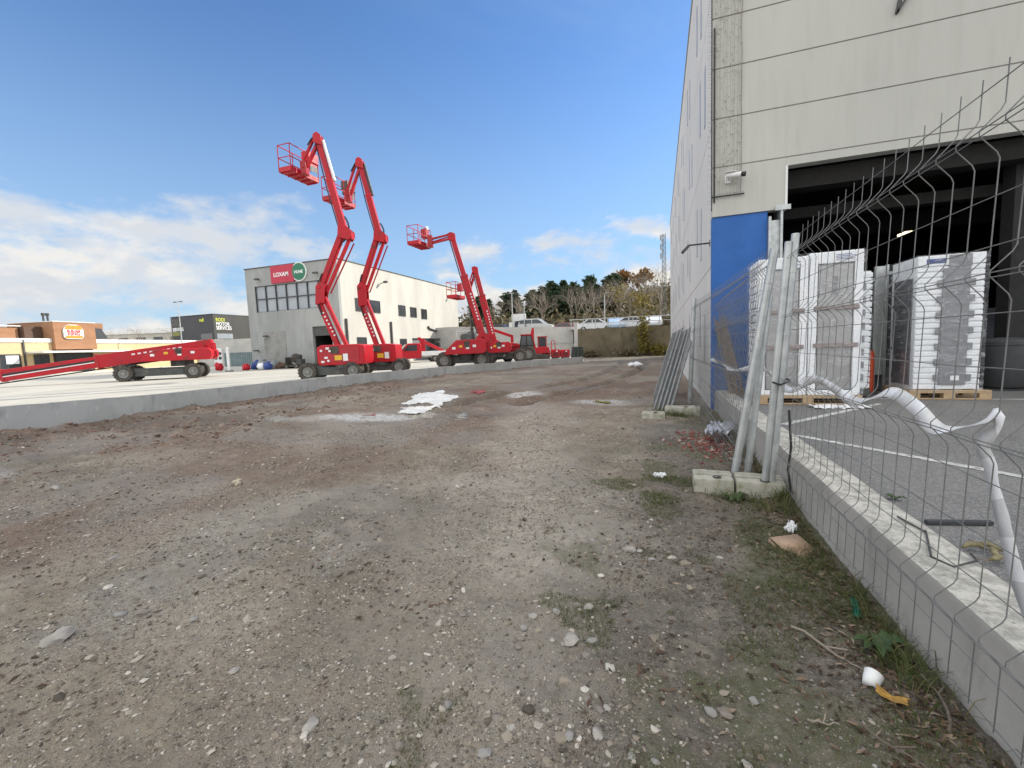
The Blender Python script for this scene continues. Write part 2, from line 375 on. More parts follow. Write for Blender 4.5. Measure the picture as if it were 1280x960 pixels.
def gh(x, y):
    x = np.asarray(x, float); y = np.asarray(y, float)
    lot = sstep(-13.2, -12.9, x) * sstep(1.3, 1.0, x) * sstep(-30, -20, y) * sstep(50, 44, y)
    left = sstep(-5.5, -9.5, x)
    h = (fbm(x, y, 4, 1) - .5) * .10 + (fbm(x, y, .9, 2, 4) - .5) * .07 + (fbm(x, y, .16, 5, 3) - .5) * (.032 + .03 * left)
    clod = np.maximum(fbm(x, y, .38, 9, 3) - .52, 0) * (.10 +   .30 * left * sstep(.35, .6, fbm(x, y, 3.5, 30)))
    h = h + clod
    h = h + .03 * np.abs(fbm(x, y, .07, 12, 2) - .5) * sstep(9, 4, np.hypot(x, y))
    for i, r in enumerate(RUTS):
        d = seg_dist(x + .25 * (fbm(x, y, 1.1, 40 + i) - .5), y, r); a = .12 if i < 2 else .022
        tread = (.6 + .4 * np.sin(y * 24 + x * 6)) if i > 1 else 1
        h = h - a * np.exp(-(d / .17) ** 2) * tread + a * .55 * np.exp(-((d - .36) / .13) ** 2)
    kd = seg_dist(x, y, KERB)
    h = h + .045 * np.exp(-(kd / .5) ** 2) * (fbm(x, y, .5, 21) * 1.6)
    wd = np.abs(x - 1.05)
    h = h + .06 * np.exp(-(wd / .22) ** 2) * fbm(x, y, .3, 22) * sstep(10, 9, y)
    h = h - .035 * np.exp(-(np.hypot(x + 4.6, y - 8.7) / 1.5) ** 2)
    return h * lot - .012 - .03 * (1 - lot)
def g1(x, y): return float(gh(np.array([x]), np.array([y]))[0])

rs = [.0, .12]
r = .22
while r < 600:
    rs.append(r); r *= 1 + (.0075 if r < 45 else .05)
rs = np.array(rs)
az0 = PI / 2 + YAW; half = math.radians(66)
angs = np.concatenate([np.linspace(az0 - half, az0 + half, 330), np.linspace(az0 + half, az0 - half + 2 * PI, 74)[1:-1]])
nr, na = len(rs), len(angs)
X = (rs[:, None] * np.cos(angs)[None]).ravel(); Y = (rs[:, None] * np.sin(angs)[None]).ravel()
Z = gh(X, Y)
ii = np.arange(nr - 1)[:, None] * na; jj = np.arange(na)[None]; j2 = (jj + 1) % na
fc = np.stack([ii + jj, ii + na + jj, ii + na + j2, ii + j2], -1).reshape(-1, 4)
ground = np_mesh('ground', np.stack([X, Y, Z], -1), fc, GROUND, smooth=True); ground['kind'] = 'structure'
def gattr(name, v):
    at = ground.data.attributes.new(name, 'FLOAT', 'POINT'); at.data.foreach_set('value', np.clip(v, 0, 1).astype(np.float32))
kd = seg_dist(X, Y, KERB); ruts = np.minimum(seg_dist(X, Y, RUTS[0]), seg_dist(X, Y, RUTS[1]))
left = sstep(-6.5, -10.5, X)
gattr('red', .95 * sstep(1.9, .3, kd + (fbm(X, Y, .6, 51) - .5) * 2.4) + .75 * sstep(.45, .60, fbm(X, Y, 2.6, 52) + .06 * left + .05 * sstep(9, 14, Y))
      + .85 * np.exp(-(np.hypot(X + 2.9, (Y - 13.5) / 1.6) / 2.8) ** 2) + .8 * np.exp(-(np.hypot(X - .6, Y - 6.1) / .5) ** 2))
gattr('damp_and_shade', .8 * np.exp(-(ruts / .22) ** 2) * sstep(.3, .5, fbm(X, Y, .8, 60)) + .42 * sstep(.52, .66, fbm(X, Y, 1.6, 61) + .10 * left)
      + .85 * sstep(.75, .25, np.abs(X - 1.0) + (fbm(X, Y, .5, 62) - .5) * .7) * sstep(11, 9, Y) + 1.3 * sstep(27, 36, Y) * sstep(-8, -6, X) + .45 * sstep(-6.5, -11.5, X) * sstep(.38, .55, fbm(X, Y, .9, 64)) + 1.1 * sstep(-.6, .3, X) * sstep(9, 6, Y) * (.55 + .45 * sstep(.4, .55, fbm(X, Y, .5, 63))) * (X < 1.1))  # far-end term paints shade into the dirt colour; the rest is damp
gattr('bluegrey', .7 * sstep(.53, .66, fbm(X, Y, 1.5, 70) + .18 * np.exp(-(np.hypot(X + .6, Y - 3.9) / .7) ** 2) + .16 * np.exp(-(np.hypot(X + 2.1, Y - 1.7) / .5) ** 2)))
gattr('white', .8 * sstep(1, .55, np.hypot((X + 5.9) / 1.5, (Y - 7.7) / .8)) + .35 * sstep(1, .3, np.hypot((X + 7.6) / 1.2, (Y - 7.2) / .45))
      + .8 * sstep(1, .4, np.hypot((X + 3.6) / .8, (Y - 11.6) / 1.0)) + .4 * sstep(1, .2, np.hypot((X + 8.2) / .8, (Y - 2.9) / .4)) + .7 * sstep(1, .4, np.hypot((X + 1.3) / .9, (Y - 10.4) / .6)))
PATH = [(-.75, 1.0), (-1.0, 2.2), (-1.35, 4.0), (-1.9, 6.5), (-2.5, 9.5)]
pd = seg_dist(X + (fbm(X, Y, .8, 90) - .5) * .8, Y, PATH)
gattr('pale', 1.0 * sstep(.95, .25, pd) * sstep(12, 8, Y) + .45 * sstep(.52, .64, fbm(X, Y, 1.3, 91)))
gattr('moss', .95 * sstep(.50, .60, fbm(X, Y, .55, 80, 5) + .08 * np.exp(-(np.hypot(X - .45, Y - 2.5) / .8) ** 2) - .14 * sstep(.2, -.6, X) + .07 * sstep(.3, .7, X)) * sstep(-1.6, -.1, X) * sstep(11, 8, Y) + .7 * sstep(36, 41, Y) * sstep(.4, .55, fbm(X, Y, 2, 81)))

# ------------------------------------------------------------------ yard slab, kerb wall, asphalt apron, hill, terrace
def inset(pts, d):
    out = []
    for i, p in enumerate(pts):
        a = Vector(pts[max(i - 1, 0)]); b = Vector(pts[min(i + 1, len(pts) - 1)]); t = (b - a).normalized(); n = Vector((-t.y, t.x))
        out.append((p[0] + n.x * d, p[1] + n.y * d))
    return out
m = MB(); inner = inset(KERB, .235)
m.prism([(-160, -30)] + inner + [(-5.6, 34), (-7.95, 45), (-7.95, 60), (-160, 60)], -.3, .2, axis='z')
m.build('yard_pavement', PAD)['kind'] = 'structure'
m = MB(); back = inset(KERB, .24)
zt = [.62, .60, .585, .50, .478, .47, .462, .456, .453, .453]
for i in range(len(KERB) - 1):
    (ax, ay), (bx, by) = KERB[i], KERB[i + 1]; (cx, cy), (dx, dy) = back[i], back[i + 1]
    n = max(1, int(math.hypot(bx - ax, by - ay) / .22)); kr = random.Random(i)
    for k in range(n):
        t0, t1 = k / n, (k + 1) / n; L = lambda p, q, t: p + (q - p) * t
        j = .004 * (((i * 7 + k * 3) % 5) - 2)
        q = []
        for t in (t0, t1):
            z = L(zt[i], zt[i + 1], t) + (random.Random(int(i * 1000 + round(t * n))).uniform(-.009, .009) if 0 < t < 1 else 0)
            q += [(L(ax, bx, t), L(ay, by, t), -.3), (L(cx, dx, t), L(cy, dy, t), -.3), (L(cx, dx, t), L(cy, dy, t), z), (L(ax, bx, t), L(ay, by, t), z)]
        m.add(q, [(0, 3, 7, 4), (3, 2, 6, 7), (2, 1, 5, 6)] + ([(0, 1, 2, 3)] if i == 0 and k == 0 else []) + ([(4, 7, 6, 5)] if i == len(KERB) - 2 and k == n - 1 else []))
kerb = m.build('kerb_wall', KERBM, recalc=False); bpy.context.view_layer.update()
bm = bmesh.new(); bm.from_mesh(kerb.data); bmesh.ops.remove_doubles(bm, verts=bm.verts, dist=.0005); bmesh.ops.recalc_face_normals(bm, faces=bm.faces); bm.to_mesh(kerb.data); bm.free()
tag(kerb, 'long grey cast concrete kerb wall between the dirt lot and the machine yard', 'wall')

m = MB(); m.box(1.335, 45, -30, 9.395, -.3, .345); m.build('asphalt_forecourt', ASPH)['kind'] = 'structure'
# painted parking lines, worn
LINE = M('worn_white_line', (.62, .61, .58), (.45, .45, .43), 8, .8, stain=((.13, .13, .13), 22, .52, .64))
m = MB()
def strip(p, q, w, z):
    p = Vector((*p, z)); q = Vector((*q, z)); d = (q - p).normalized(); n = Vector((-d.y, d.x, 0)) * w / 2
    m.add([p - n, p + n, q + n, q - n], [(3, 2, 1, 0)])
strip((1.40, 5.84), (3.1, 7.75), .09, .349); strip((1.38, 5.22), (3.4, 2.78), .085, .349); strip((1.7, 8.35), (9, 8.25), .09, .349)
m.build('painted_road_marking', LINE)['kind'] = 'structure'

# low wall on the right
m = MB()
ys = np.arange(-4, 9.39, .22).tolist() + [9.39]; rr = np.random.default_rng(3)
prof = None
rows = []
for y in ys:
    e = rr.uniform(-.006, .006); t = .375 + rr.uniform(-.005, .005)
    rows.append([(1.045, y, -.25), (1.045, y, .07), (1.06, y, .085), (1.062 + e, y, t - .02), (1.075 + e, y, t), (1.2, y, t + .004), (1.325, y, t), (1.333, y, .2)])
for a, b in zip(rows[:-1], rows[1:]):
    m.add(a + b, [(k, k + 1, k + 9, k + 8) for k in range(7)])
m.add(rows[0], [tuple(range(8))]); m.add(rows[-1], [tuple(range(8))])
lw = m.build('low_wall', LOWW); tag(lw, 'low grey concrete wall with pale rough top edging the asphalt forecourt', 'wall')
bm = bmesh.new(); bm.from_mesh(lw.data); bmesh.ops.remove_doubles(bm, verts=bm.verts, dist=.0005); bmesh.ops.recalc_face_normals(bm, faces=bm.faces); bm.to_mesh(lw.data); bm.free()

m = MB(); m.box(-6.8, -1.2, 6.4, 15, -.2, -.046); m.build('puddle_water', WATER)['kind'] = 'structure'
# car-park terrace behind the walls and the hill beyond
HILLM = M('scrubby_hill_soil', (.15, .13, .08), (.10, .105, .055), .12, .95, stain=((.24, .20, .12), .2, .5, .7), bump=.5, bscale=2, bdist=.3)
nx, ny = 90, 50
gx = np.concatenate([np.linspace(-150, -30, 25), np.linspace(-28, 8, 46), np.linspace(12, 95, nx - 71)]); gt = np.concatenate([np.linspace(0, 14, 12), np.linspace(17, 270, ny - 12)])
GX, GT = np.meshgrid(gx, gt); Y0 = np.where(GX < -24, 60, np.where(GX < -8.95, 48.26, 46.4)); GY = Y0 + GT
def hz(x, y):
    x = np.asarray(x, float); y = np.asarray(y, float)
    rise = sstep(60, 112, y) * (3.5 + 5.8 * sstep(-30, -2, x) + 2.5 * sstep(0, 40, x)) * sstep(-90, -40, x)
    return (3.05 + .35 * sstep(-18, -28, x) - .25 * sstep(-12, -4, x)) * sstep(-55, -30, x) + rise + (fbm(x, y, 14, 91) - .5) * 1.6 * sstep(62, 80, y)
GZ = hz(GX, GY)
vs = np.stack([GX.ravel(), GY.ravel(), GZ.ravel()], -1); i0 = (np.arange(ny - 1)[:, None] * nx + np.arange(nx - 1)[None]).ravel()
hill = np_mesh('hill', vs, np.stack([i0, i0 + 1, i0 + nx + 1, i0 + nx], -1), HILLM, smooth=True); hill['kind'] = 'structure'
# wall of the back of the yard
def wall_thing(name, poly, y0, y1, mat, label, axis='y', bev=.01, loc=(0, 0, 0), rz=0):
    mm = MB(); mm.prism(poly, y0, y1, axis=axis); o = mm.build(name, mat, bevel=bev, loc=loc, rot=(0, 0, rz)); return tag(o, label, 'wall')
m = MB()
m.prism([(-60, -.2), (-9.0, -.2), (-9.0, 3.32), (-16, 3.62), (-23.4, 4.05), (-60, 4.05)], 47.95, 48.25)
for k in range(12): m.box(-9.6 - k * 2.4 - .02, -9.6 - k * 2.4 + .02, 47.935, 47.95, .2, 3.3, 0)
m.box(-60, -9.05, 47.88, 47.95, 1.55, 1.63)
tag(m.build('yard_back_wall', GWALL), 'pale grey block wall across the back of the machine yard', 'wall')
m = MB(); rr = np.random.default_rng(5)
N = 44; Mz = 14
for sgn in (0,):
    pts = []
    for i in range(N + 1):
        for k in range(Mz + 1):
            x = -7.75 + 9.5 * i / N; z = -.15 + 3.0 * k / Mz
            y = 44 + .25 * (fbm(np.array([x]), np.array([z]), .8, 5)[0] - .5) + (.05 * (Mz - k) / Mz) * -4
            if k == Mz: z += rr.uniform(-.12, .12)
            pts.append((x, y, z))
    m.add(pts, [(i * (Mz + 1) + k, (i + 1) * (Mz + 1) + k, (i + 1) * (Mz + 1) + k + 1, i * (Mz + 1) + k + 1) for i in range(N) for k in range(Mz)])
    m.box(-7.75, 1.75, 44.2, 46.6, -.15, 2.84); m.box(-7.75, 6, 46.5, 50, -.15, 2.8)
tag(m.build('retaining_wall', MOSSW), 'dark mossy retaining wall closing the far end of the dirt lot', 'wall')
m = MB(); m.box(-8.15, -7.76, 43.85, 44.25, -.2, 3.55); m.box(-8.2, -7.71, 43.8, 44.3, 3.55, 3.62)
tag(m.build('gate_pillar', GWALL, bevel=.02), 'pale square gate pillar at the left end of the mossy retaining wall', 'pillar')
# ------------------------------------------------------------------ warehouse (right)
wh = thing('warehouse', 'tall pale concrete warehouse with blue lower wall and open dark loading bay', 'building', (1.0, 9.4, 0))
# local: x right of the corner, y back from the front
Hh = 11.0; LEN = 30.0; WID = 30.0
m = MB(); z = 4.65 
zs = [4.65, 5.535, 6.43, 7.32, 8.21, 9.10, 9.99, Hh]
for a, b in zip(zs[:-1], zs[1:]):
    m.box(0.0, 7.2, 0, .2, a + .011, b - .011); m.box(7.212, WID, 0, .2, a + .011, b - .011)
m.box(.02, WID, .022, .2, 3.75, Hh - .02)       # backing behind the grooves (right of corner)
front = m.build('front_panels', FACADE, wh, bevel=.004)
m = MB(); m.box(0.0, 1.24, 0, .2, 3.74, 4.639); m.box(1.24, 7.2, 0, .2, 4.50, 4.639); m.box(7.2, WID, 0, .2, 4.50, 4.639)
m.build('lintel_panel', FACADE, wh, bevel=.004)
# backing must not close the bay: cut by building it only above 4.5
bm = bmesh.new(); bm.from_mesh(front.data)
for v in bm.verts:
    if abs(v.co.z - 3.75) < 1e-4: v.co.z = 4.52
bm.to_mesh(front.data); bm.free()
m = MB(); m.box(0.0, .95, .03, .2, -.2, 3.735); m.build('blue_wall_panel', BLUE, wh)
m = MB(); m.box(7.0, WID, .03, .2, -.2, 4.495); m.build('blue_wall_panel', BLUE, wh)
m = MB(); m.box(1.225, 1.262, -.012, .21, 3.735, 4.5); m.build('bay_jamb', WHITE, wh)
m = MB()
m.box(.955, 1.0, -.06, .22, .34, 3.62); m.box(1.0, 1.14, -.02, .02, .34, 3.55); m.box(1.14, 1.18, -.09, .22, .34, 3.78); m.box(1.05, 1.30, -.10, -.05, 3.70, 3.79)
m.build('door_track', GALV, wh, bevel=.004)
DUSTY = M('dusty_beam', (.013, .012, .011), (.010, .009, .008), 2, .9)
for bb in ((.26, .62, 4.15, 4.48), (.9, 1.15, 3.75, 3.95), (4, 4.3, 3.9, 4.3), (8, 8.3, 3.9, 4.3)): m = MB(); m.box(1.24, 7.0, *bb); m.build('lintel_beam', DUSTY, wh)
# long side
m = MB(); sz = [-.15, .43, 2.83, 5.47, 7.9, 10.2, Hh]
for a, b in zip(sz[:-1], sz[1:]):
    y = .0
    while y < LEN - .1:
        y2 = min(y + 5.5, LEN); m.box(0.0, .18, y + (.205 if y == 0 else .008), y2 - .008, a + .012, b - .012); y = y2
m.box(.014, .18, .21, LEN, -.15, Hh - .02)
m.build('side_cladding', SIDEW, wh)
SLIT = M('grey_slit_glass', (.40, .41, .42), (.33, .34, .355), 2, .4)
ws = random.Random(11)
for r, (za, zb) in enumerate(((.9, 1.95), (3.3, 4.5), (6.0, 7.2), (8.4, 9.5))):
    y = 1.2 + .9 * (r % 2); k = 0
    while y < LEN - 1:
        m = MB(); m.box(-.012, .012, y, y + .22, za + .3 * (k % 2), zb + .3 * (k % 2)); m.build('slit_window', SLIT, wh); y += 2.7 if k % 2 else 1.15; k += 1
m = MB(); m.box(0.0, WID, LEN, LEN + .2, -.15, Hh); m.box(WID - .2, WID, .21, LEN, -.15, Hh); m.build('rear_wall', SIDEW, wh)
m = MB(); m.box(.19, WID - .21, .21, LEN - .01, Hh - .5, Hh - .25); m.build('roof', DARK, wh)
m = MB(); m.box(-.03, .22, -.03, LEN + .22, Hh + .002, Hh + .09); m.box(.222, WID, -.03, .22, Hh + .002, Hh + .09); m.build('parapet_cap', GALV, wh)
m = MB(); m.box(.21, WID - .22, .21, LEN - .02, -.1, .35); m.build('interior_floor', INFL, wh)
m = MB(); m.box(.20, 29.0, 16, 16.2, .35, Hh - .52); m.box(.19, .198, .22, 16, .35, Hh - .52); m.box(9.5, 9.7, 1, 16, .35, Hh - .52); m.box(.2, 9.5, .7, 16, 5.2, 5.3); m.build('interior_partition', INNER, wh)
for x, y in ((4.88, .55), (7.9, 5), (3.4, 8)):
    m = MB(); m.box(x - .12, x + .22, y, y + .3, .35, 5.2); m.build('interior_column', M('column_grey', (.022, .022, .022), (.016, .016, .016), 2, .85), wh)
for k in range(3):
    m = MB(); x0 = 5.25 + k * 1.1
    m.box(x0, x0 + .9, 4.5, 5.3, .5 + .0 * k, 1.7 + .2 * k); m.box(x0, x0 + .05, 4.5, 4.55, .35, 2.6); m.box(x0 + .85, x0 + .9, 4.5, 4.55, .35, 2.6)
    m.build('storage_shelf', M('shelf_grey', (.12, .13, .15), (.08, .085, .1), 2, .6), wh)
m = MB(); m.tube([(4.87, 4.62, 3.86), (5.46, 4.62, 4.09)], .035, 8); m.build('tube_light', TUBE, wh)

# things on the warehouse wall
c = thing('security_camera', 'small white bullet security camera on the warehouse front above the blue wall', 'camera', (1.27, 9.4, 4.40))
m = MB(); m.box(-.055, .055, -.03, .0, -.075, .075); m.tube([(0, -.03, 0), (.02, -.12, .02)], .018, 8); m.build('bracket', WHITE, c, bevel=.006)
m = MB(); m.lathe([(.03, -.13), (.046, -.12), (.046, .09), (.05, .10), (.05, .13)], (.08, -.16, .02), (.93, -.32, -.14), 14); m.build('housing', WHITE, c, smooth=False)
m = MB(); m.lathe([(.04, .131), (.045, .20), (.03, .205)], (.08, -.16, .02), (.93, -.32, -.14), 14); m.build('lens_hood', CABLE, c)
m = MB(); m.box(-.06, .12, -.21, -.10, .072, .08); m.build('sun_shield', WHITE, c, bevel=.003)
f = thing('floodlight', 'slim dark arm carrying a small floodlight off the warehouse side wall', 'lamp', (1.0, 9.75, 3.33))
m = MB(); m.tube([(0, 0, 0), (-.42, -.02, -.01)], .017, 6); m.box(-.008, 0, -.06, .06, -.06, .06); m.build('arm', DARK, f)
m = MB(); m.beam((-.40, 0, -.02), (-.52, -.02, -.14), .16, .045); m.build('lamp_head', DARK, f, bevel=.006)
n = thing('bird_netting', 'grimy bird netting with spike strips hung down the warehouse corner', 'netting', (1.0, 9.4, 4.10))
m = MB(); rr = random.Random(4)
NETM = M('grimy_netting', (.30, .28, .24), (.22, .20, .17), 4, .9)
for i in range(16):
    x = .03 + .46 * i / 15 if i % 4 else .03 + rr.random() * .46
    z = 0.03; pts = []
    while z < 6.8:
        pts.append((x + rr.uniform(-.008, .008), -.03 + rr.uniform(-.012, .012), z)); z += rr.uniform(.12, .3)
    m.tube(pts, 0.0016 if i != 15 else .006, 3, cap=False)
for i in range(120):
    z = rr.uniform(.1, 6.7); x = rr.uniform(.02, .42); m.tube([(x, -.03, z), (x + rr.uniform(.02, .10), -.03, z + rr.uniform(-.05, .05))], .0022, 3, cap=False)
for i in range(420):
    x = rr.uniform(.01, .5); z = rr.uniform(.1, 6.7); s = rr.uniform(.004, .013); m.rock((x, -.025, z), s, s * .5, s * 1.6, rr, sub=0) if False else m.box(x, x + s, -.035, -.022, z, z + s * 1.5)
m.build('net', NETM, n)
m = MB()
m.box(-.02, .55, -.045, -.03, -.01, .012)
for i in range(40):
    x = -.01 + .55 * i / 40; m.tube([(x, -.04, 0), (x + rr.uniform(-.015, .015), -.1, rr.uniform(.02, .05))], .0015, 3, cap=False)
z = -.1
while z < 6.8:
    m.tube([(-.005, -.005, z), (-.07 + rr.uniform(-.02, .02), -.03, z + rr.uniform(-.03, .03))], .0018, 3, cap=False); z += .05
m.tube([(-.012, -.012, -.25), (-.012, -.012, 6.8)], .009, 5)
m.tube([(.035, -.02, -.1), (.035, -.02, 3.05)], .014, 6)
m.build('spike_strip', CABLE, n)
e = thing('wall_emblem', 'pointed metal tip of a grey outlined emblem high on the warehouse front', 'emblem', (3.79, 9.37, 6.67))
m = MB(); m.beam((0, 0, 0), (.55, 0, .95), .05, .035); m.beam((0, 0, 0), (.16, 0, .95), .05, .035); m.build('outline', DARK, e)
m = MB(); m.prism([(.06, .13), (.50, .94), (.17, .94)], -.012, .01); m.build('face', WHITE, e)

# ------------------------------------------------------------------ hire shop building (middle left)
B = thing('hire_shop', 'two storey grey and cream hire shop with a red and green sign', 'building', (-26.15, 31, .2))
Lx, Ly, Hb = 10.55, 23.5, 9.28     # local x runs left (negative), y back
def fbox(name, x0, x1, z0, z1, y0, y1, mat, par=B, bevel=0):
    mm = MB(); mm.box(x0 + 26.15, x1 + 26.15, y0, y1, z0 - .2, z1 - .2); return mm.build(name, mat, par, bevel=bevel)
def sbox(name, y0, y1, z0, z1, x0, x1, mat, par=B, bevel=0):
    mm = MB(); mm.box(x0, x1, y0 - 31, y1 - 31, z0 - .2, z1 - .2); return mm.build(name, mat, par, bevel=bevel)
# front wall with the window band and doorway left open
m = MB()
def fw(x0, x1, z0, z1): m.box(x0 + 26.15, x1 + 26.15, 0, .3, z0 - .2, z1 - .2)
WX0, WX1, WZ0, WZ1, DX0, DX1, DZ = -35.65, -27.15, 5.45, 7.84, -29.28, -27.15, 3.83
fw(-36.7, -26.15, WZ1, 9.48); fw(-36.7, WX0, -.1, WZ1); fw(WX1, -26.15, -.1, WZ1); fw(WX0, WX1, DZ, WZ0); fw(WX0, DX0, -.1, DZ)
for a in (-34.2, -32.7, -31.2): m.box(a + 26.15 - .012, a + 26.15 + .012, -.004, 0, 0, 3.6)
m.box(-10.5, -.01, -.003, 0, 3.66, 3.69); m.box(-10.5, -.01, -.003, 0, 5.05, 5.08)
m.build('front_wall', CONCG, B)
fbox('door_panel', -35.0, -32.4, .2, 3.6, -.03, .0, M('pale_door_concrete', (.30, .30, .285), (.24, .24, .23), .6, .85, stain=((.17, .17, .16), 1, .5, .75)), bevel=.01)
win = fbox('window_band', WX0, WX1, WZ0, WZ1, .16, .2, GREYGL)
m = MB()
for k in range(8):
    x = WX0 + (WX1 - WX0) * k / 7 + 26.15; m.box(x - .04, x + .04, .05, .16, WZ0 - .2, WZ1 - .2)
for z in (WZ0, (WZ0 + WZ1) / 2, WZ1): m.box(WX0 + 26.15, WX1 + 26.15, .045, .155, z - .24, z - .16)
m.build('frame', FRAME, win)
# dark doorway recess
m = MB(); x0, x1 = DX0 + 26.15, DX1 + 26.15
m.box(x0, x1, 6, 6.1, -.1, 3.6); m.box(x0 - .1, x0, .3, 6, -.1, 3.63); m.box(x1, x1 + .1, .3, 6, -.1, 3.63); m.box(x0, x1, .3, 6, 3.55, 3.63)
m.build('doorway_recess', INNER, B)
fbox('doorway_shutter', DX0 + .02, DX1 - .02, 3.0, 3.82, .1, .2, DARK)
m = MB()
def sw(y0, y1, z0, z1): m.box(-.3, 0, y0 - 31, y1 - 31, z0 - .2, z1 - .2)
G0, G1, GZ_ = 42.4, 50.0, 2.75
sw(31.3, 54.5, GZ_, 9.48); sw(31.3, G0, -.1, GZ_); sw(G1, 54.5, -.1, GZ_)
for k in range(1, 9): m.box(0, .004, k * 2.6 - .012, k * 2.6 + .012, 0, 9.2) if not (10.5 < k * 2.6 < 19.5) else m.box(0, .004, k * 2.6 - .012, k * 2.6 + .012, 2.6, 9.2)
m.build('side_wall', CREAM, B)
m = MB(); m.box(-.4, -.3, G0 - 31, G1 - 31, -.1, 2.56); m.build('garage_shutter', M('grey_shutter', (.20, .21, .22), (.16, .17, .18), 1, .5, stretch=(1, 1, 12)), B)
m = MB(); m.box(-10.55, -10.3, .3, 23.5, -.3, 9.28); m.box(-10.3, -.3, 23.2, 23.5, -.3, 9.28); m.build('rear_wall', CONCG, B)
m = MB(); m.box(-10.3, -.3, .3, 23.2, 8.9, 9.05); m.build('roof', DARK, B)
m = MB(); m.box(-10.6, .06, -.06, .32, 9.282, 9.36); m.box(-.32, .06, .322, 23.55, 9.282, 9.36); m.box(-10.6, -10.28, .322, 23.55, 9.282, 9.36); m.build('roof_trim', DARK, B)
for y0, y1, z0, z1 in ((33.15, 36.75, 5.23, 6.3), (40.06, 41.29, 5.16, 6.2), (42.35, 43.56, 5.15, 6.15), (44.71, 45.88, 5.06, 6.11), (33.06, 34.3, 1.9, 2.73), (40.0, 41.17, 1.73, 2.61)):
    w = sbox('window', y0, y1, z0, z1, -.005, .012, GLASS)
    mm = MB(); a, b, c0, d0 = y0 - 31, y1 - 31, z0 - .2, z1 - .2
    mm.box(.0, .05, a - .06, a, c0 - .06, d0 + .06); mm.box(.0, .05, b, b + .06, c0 - .06, d0 + .06); mm.box(.0, .05, a, b, d0, d0 + .06); mm.box(.0, .07, a, b, c0 - .06, c0)
    for t in ((a + b) / 2,): mm.box(.013, .035, t - .025, t + .025, c0, d0)
    mm.build('frame', FRAME, w)
for y in (31.65, 38.4): 
    m = MB(); m.tube([(.09, y - 31, 0.05), (.09, y - 31, 4.2)], .11, 8); m.build('flue_pipe', DARK, B)
m = MB(); m.tube([(.12, 14.9, 3.95), (.12, 15.3, 3.7), (.12, 21.7, 2.85)], .10, 8); m.build('sloping_duct', DARK, B)
m = MB()
for k in range(4): m.box(.02, .07, 15.3 + k * .95, 15.38 + k * .95, .3, 2.5)
for z in (.35, .95, 1.55, 2.45): m.box(.02, .6, 15.3, 18.4, z, z + .06)
for i in range(14): m.box(.1, .45, 15.5 + (i % 5) * .55, 15.8 + (i % 5) * .55, (.42, 1.02, 1.62)[i % 3], (.42, 1.02, 1.62)[i % 3] + .35)
m.build('storage_rack', DARK, B)
for x, z in ((-34.98, 8.43), (-28.23, 8.42), (-34.5, 3.2), (-35.8, 1.9)):
    m = MB(); m.box(x + 26.15 - .05, x + 26.15 + .05, -.25, 0, z - .22, z - .16); m.box(x + 26.15 - .22, x + 26.15 + .22, -.42, -.22, z - .26, z - .12); m.build('wall_lamp', DARK, B)
for y, z in ((37.2, 8.15), (51.8, 8.05)):
    m = MB(); m.tube([(0, y - 31, z - .2), (.5, y - 31, z - .1)], .04, 6); m.box(.35, .75, y - 31.1, y - 30.9, z - .2, z); m.build('side_lamp', DARK, B)
s = thing('shop_sign', 'red panel and green disc sign at the top of the grey shop front', 'sign', (-32.0, 30.97, 7.92))
m = MB(); m.box(-1.42, 1.25, -.12, 0, 0, 1.56); m.build('red_panel', SIGNR, s, bevel=.01)
m = MB(); m.lathe([(.84, 0), (.84, .1)], (1.83, -.0, .82), (0, -1, 0), 40); m.build('white_ring', WHITE, s)
m = MB(); m.lathe([(.74, .0), (.74, .03)], (1.83, -.105, .82), (0, -1, 0), 40); m.build('green_disc', SIGNG, s)
text_mesh('lettering', 'LOXAM', .50, LABELW, s, (-.20, -.125, .58), (PI / 2, 0, 0), .014, .01, 'CENTER', 1.0)
text_mesh('lettering', 'HUNE', .37, LABELW, s, (1.83, -.14, .68), (PI / 2, 0, 0), .01, .01, 'CENTER', 1.0)

# ------------------------------------------------------------------ burger restaurant (far left)
R_ = thing('restaurant', 'low sand coloured burger restaurant with brown tower and white parapets', 'building', (-66.9, 30.5, .2), 1.75)
def rb(name, x0, x1, y0, y1, z0, z1, mat, par=R_, bevel=0):
    mm = MB(); mm.box(x0, x1, y0, y1, z0 - .2, z1 - .2); return mm.build(name, mat, par, bevel=bevel)
rb('wall', -14, -.02, 0, 12, 0, 3.9, SANDY); rb('parapet', -14.1, -.03, -.12, 12.1, 3.9, 4.34, WHITE)
rb('tower', 0, 4.4, -.5, 6, 3.06, 6.28, BROWNC); rb('tower_trim', -.06, 4.46, -.56, 6.06, 6.29, 6.37, WHITE)
rb('rear_tower', 4.41, 5.9, .2, 5.8, 5.55, 6.35, BROWNC); rb('tower_base', 0, 4.4, .3, 6, 0, 3.05, M('lobby_dark', (.09, .05, .04), (.07, .04, .03), 1, .8))
m = MB(); m.prism([(4.41, 4.25), (6.3, 4.25), (5.6, 5.5), (4.41, 5.5)], .1, 5.5); m.build('mansard_roof', M('slate_dark', (.03, .034, .042), (.04, .044, .05), 2, .5), R_)
rb('wall', 4.42, 21, .2, 12, 0, 3.8, SANDY); rb('parapet', 4.43, 21.1, .08, 12.1, 3.82, 4.3, WHITE)
rb('roof_block', -1.75, -.1, 1, 6, 4.35, 5.75, DKBROWN); rb('roof_block', -4.2, -1.9, 1.6, 6, 4.35, 5.62, BROWNC); rb('roof_block', -13, -4.3, 1.4, 6, 4.35, 5.72, DKBROWN); rb('roof_trim', -13, -1.76, 1.35, 1.6, 5.73, 5.83, WHITE)
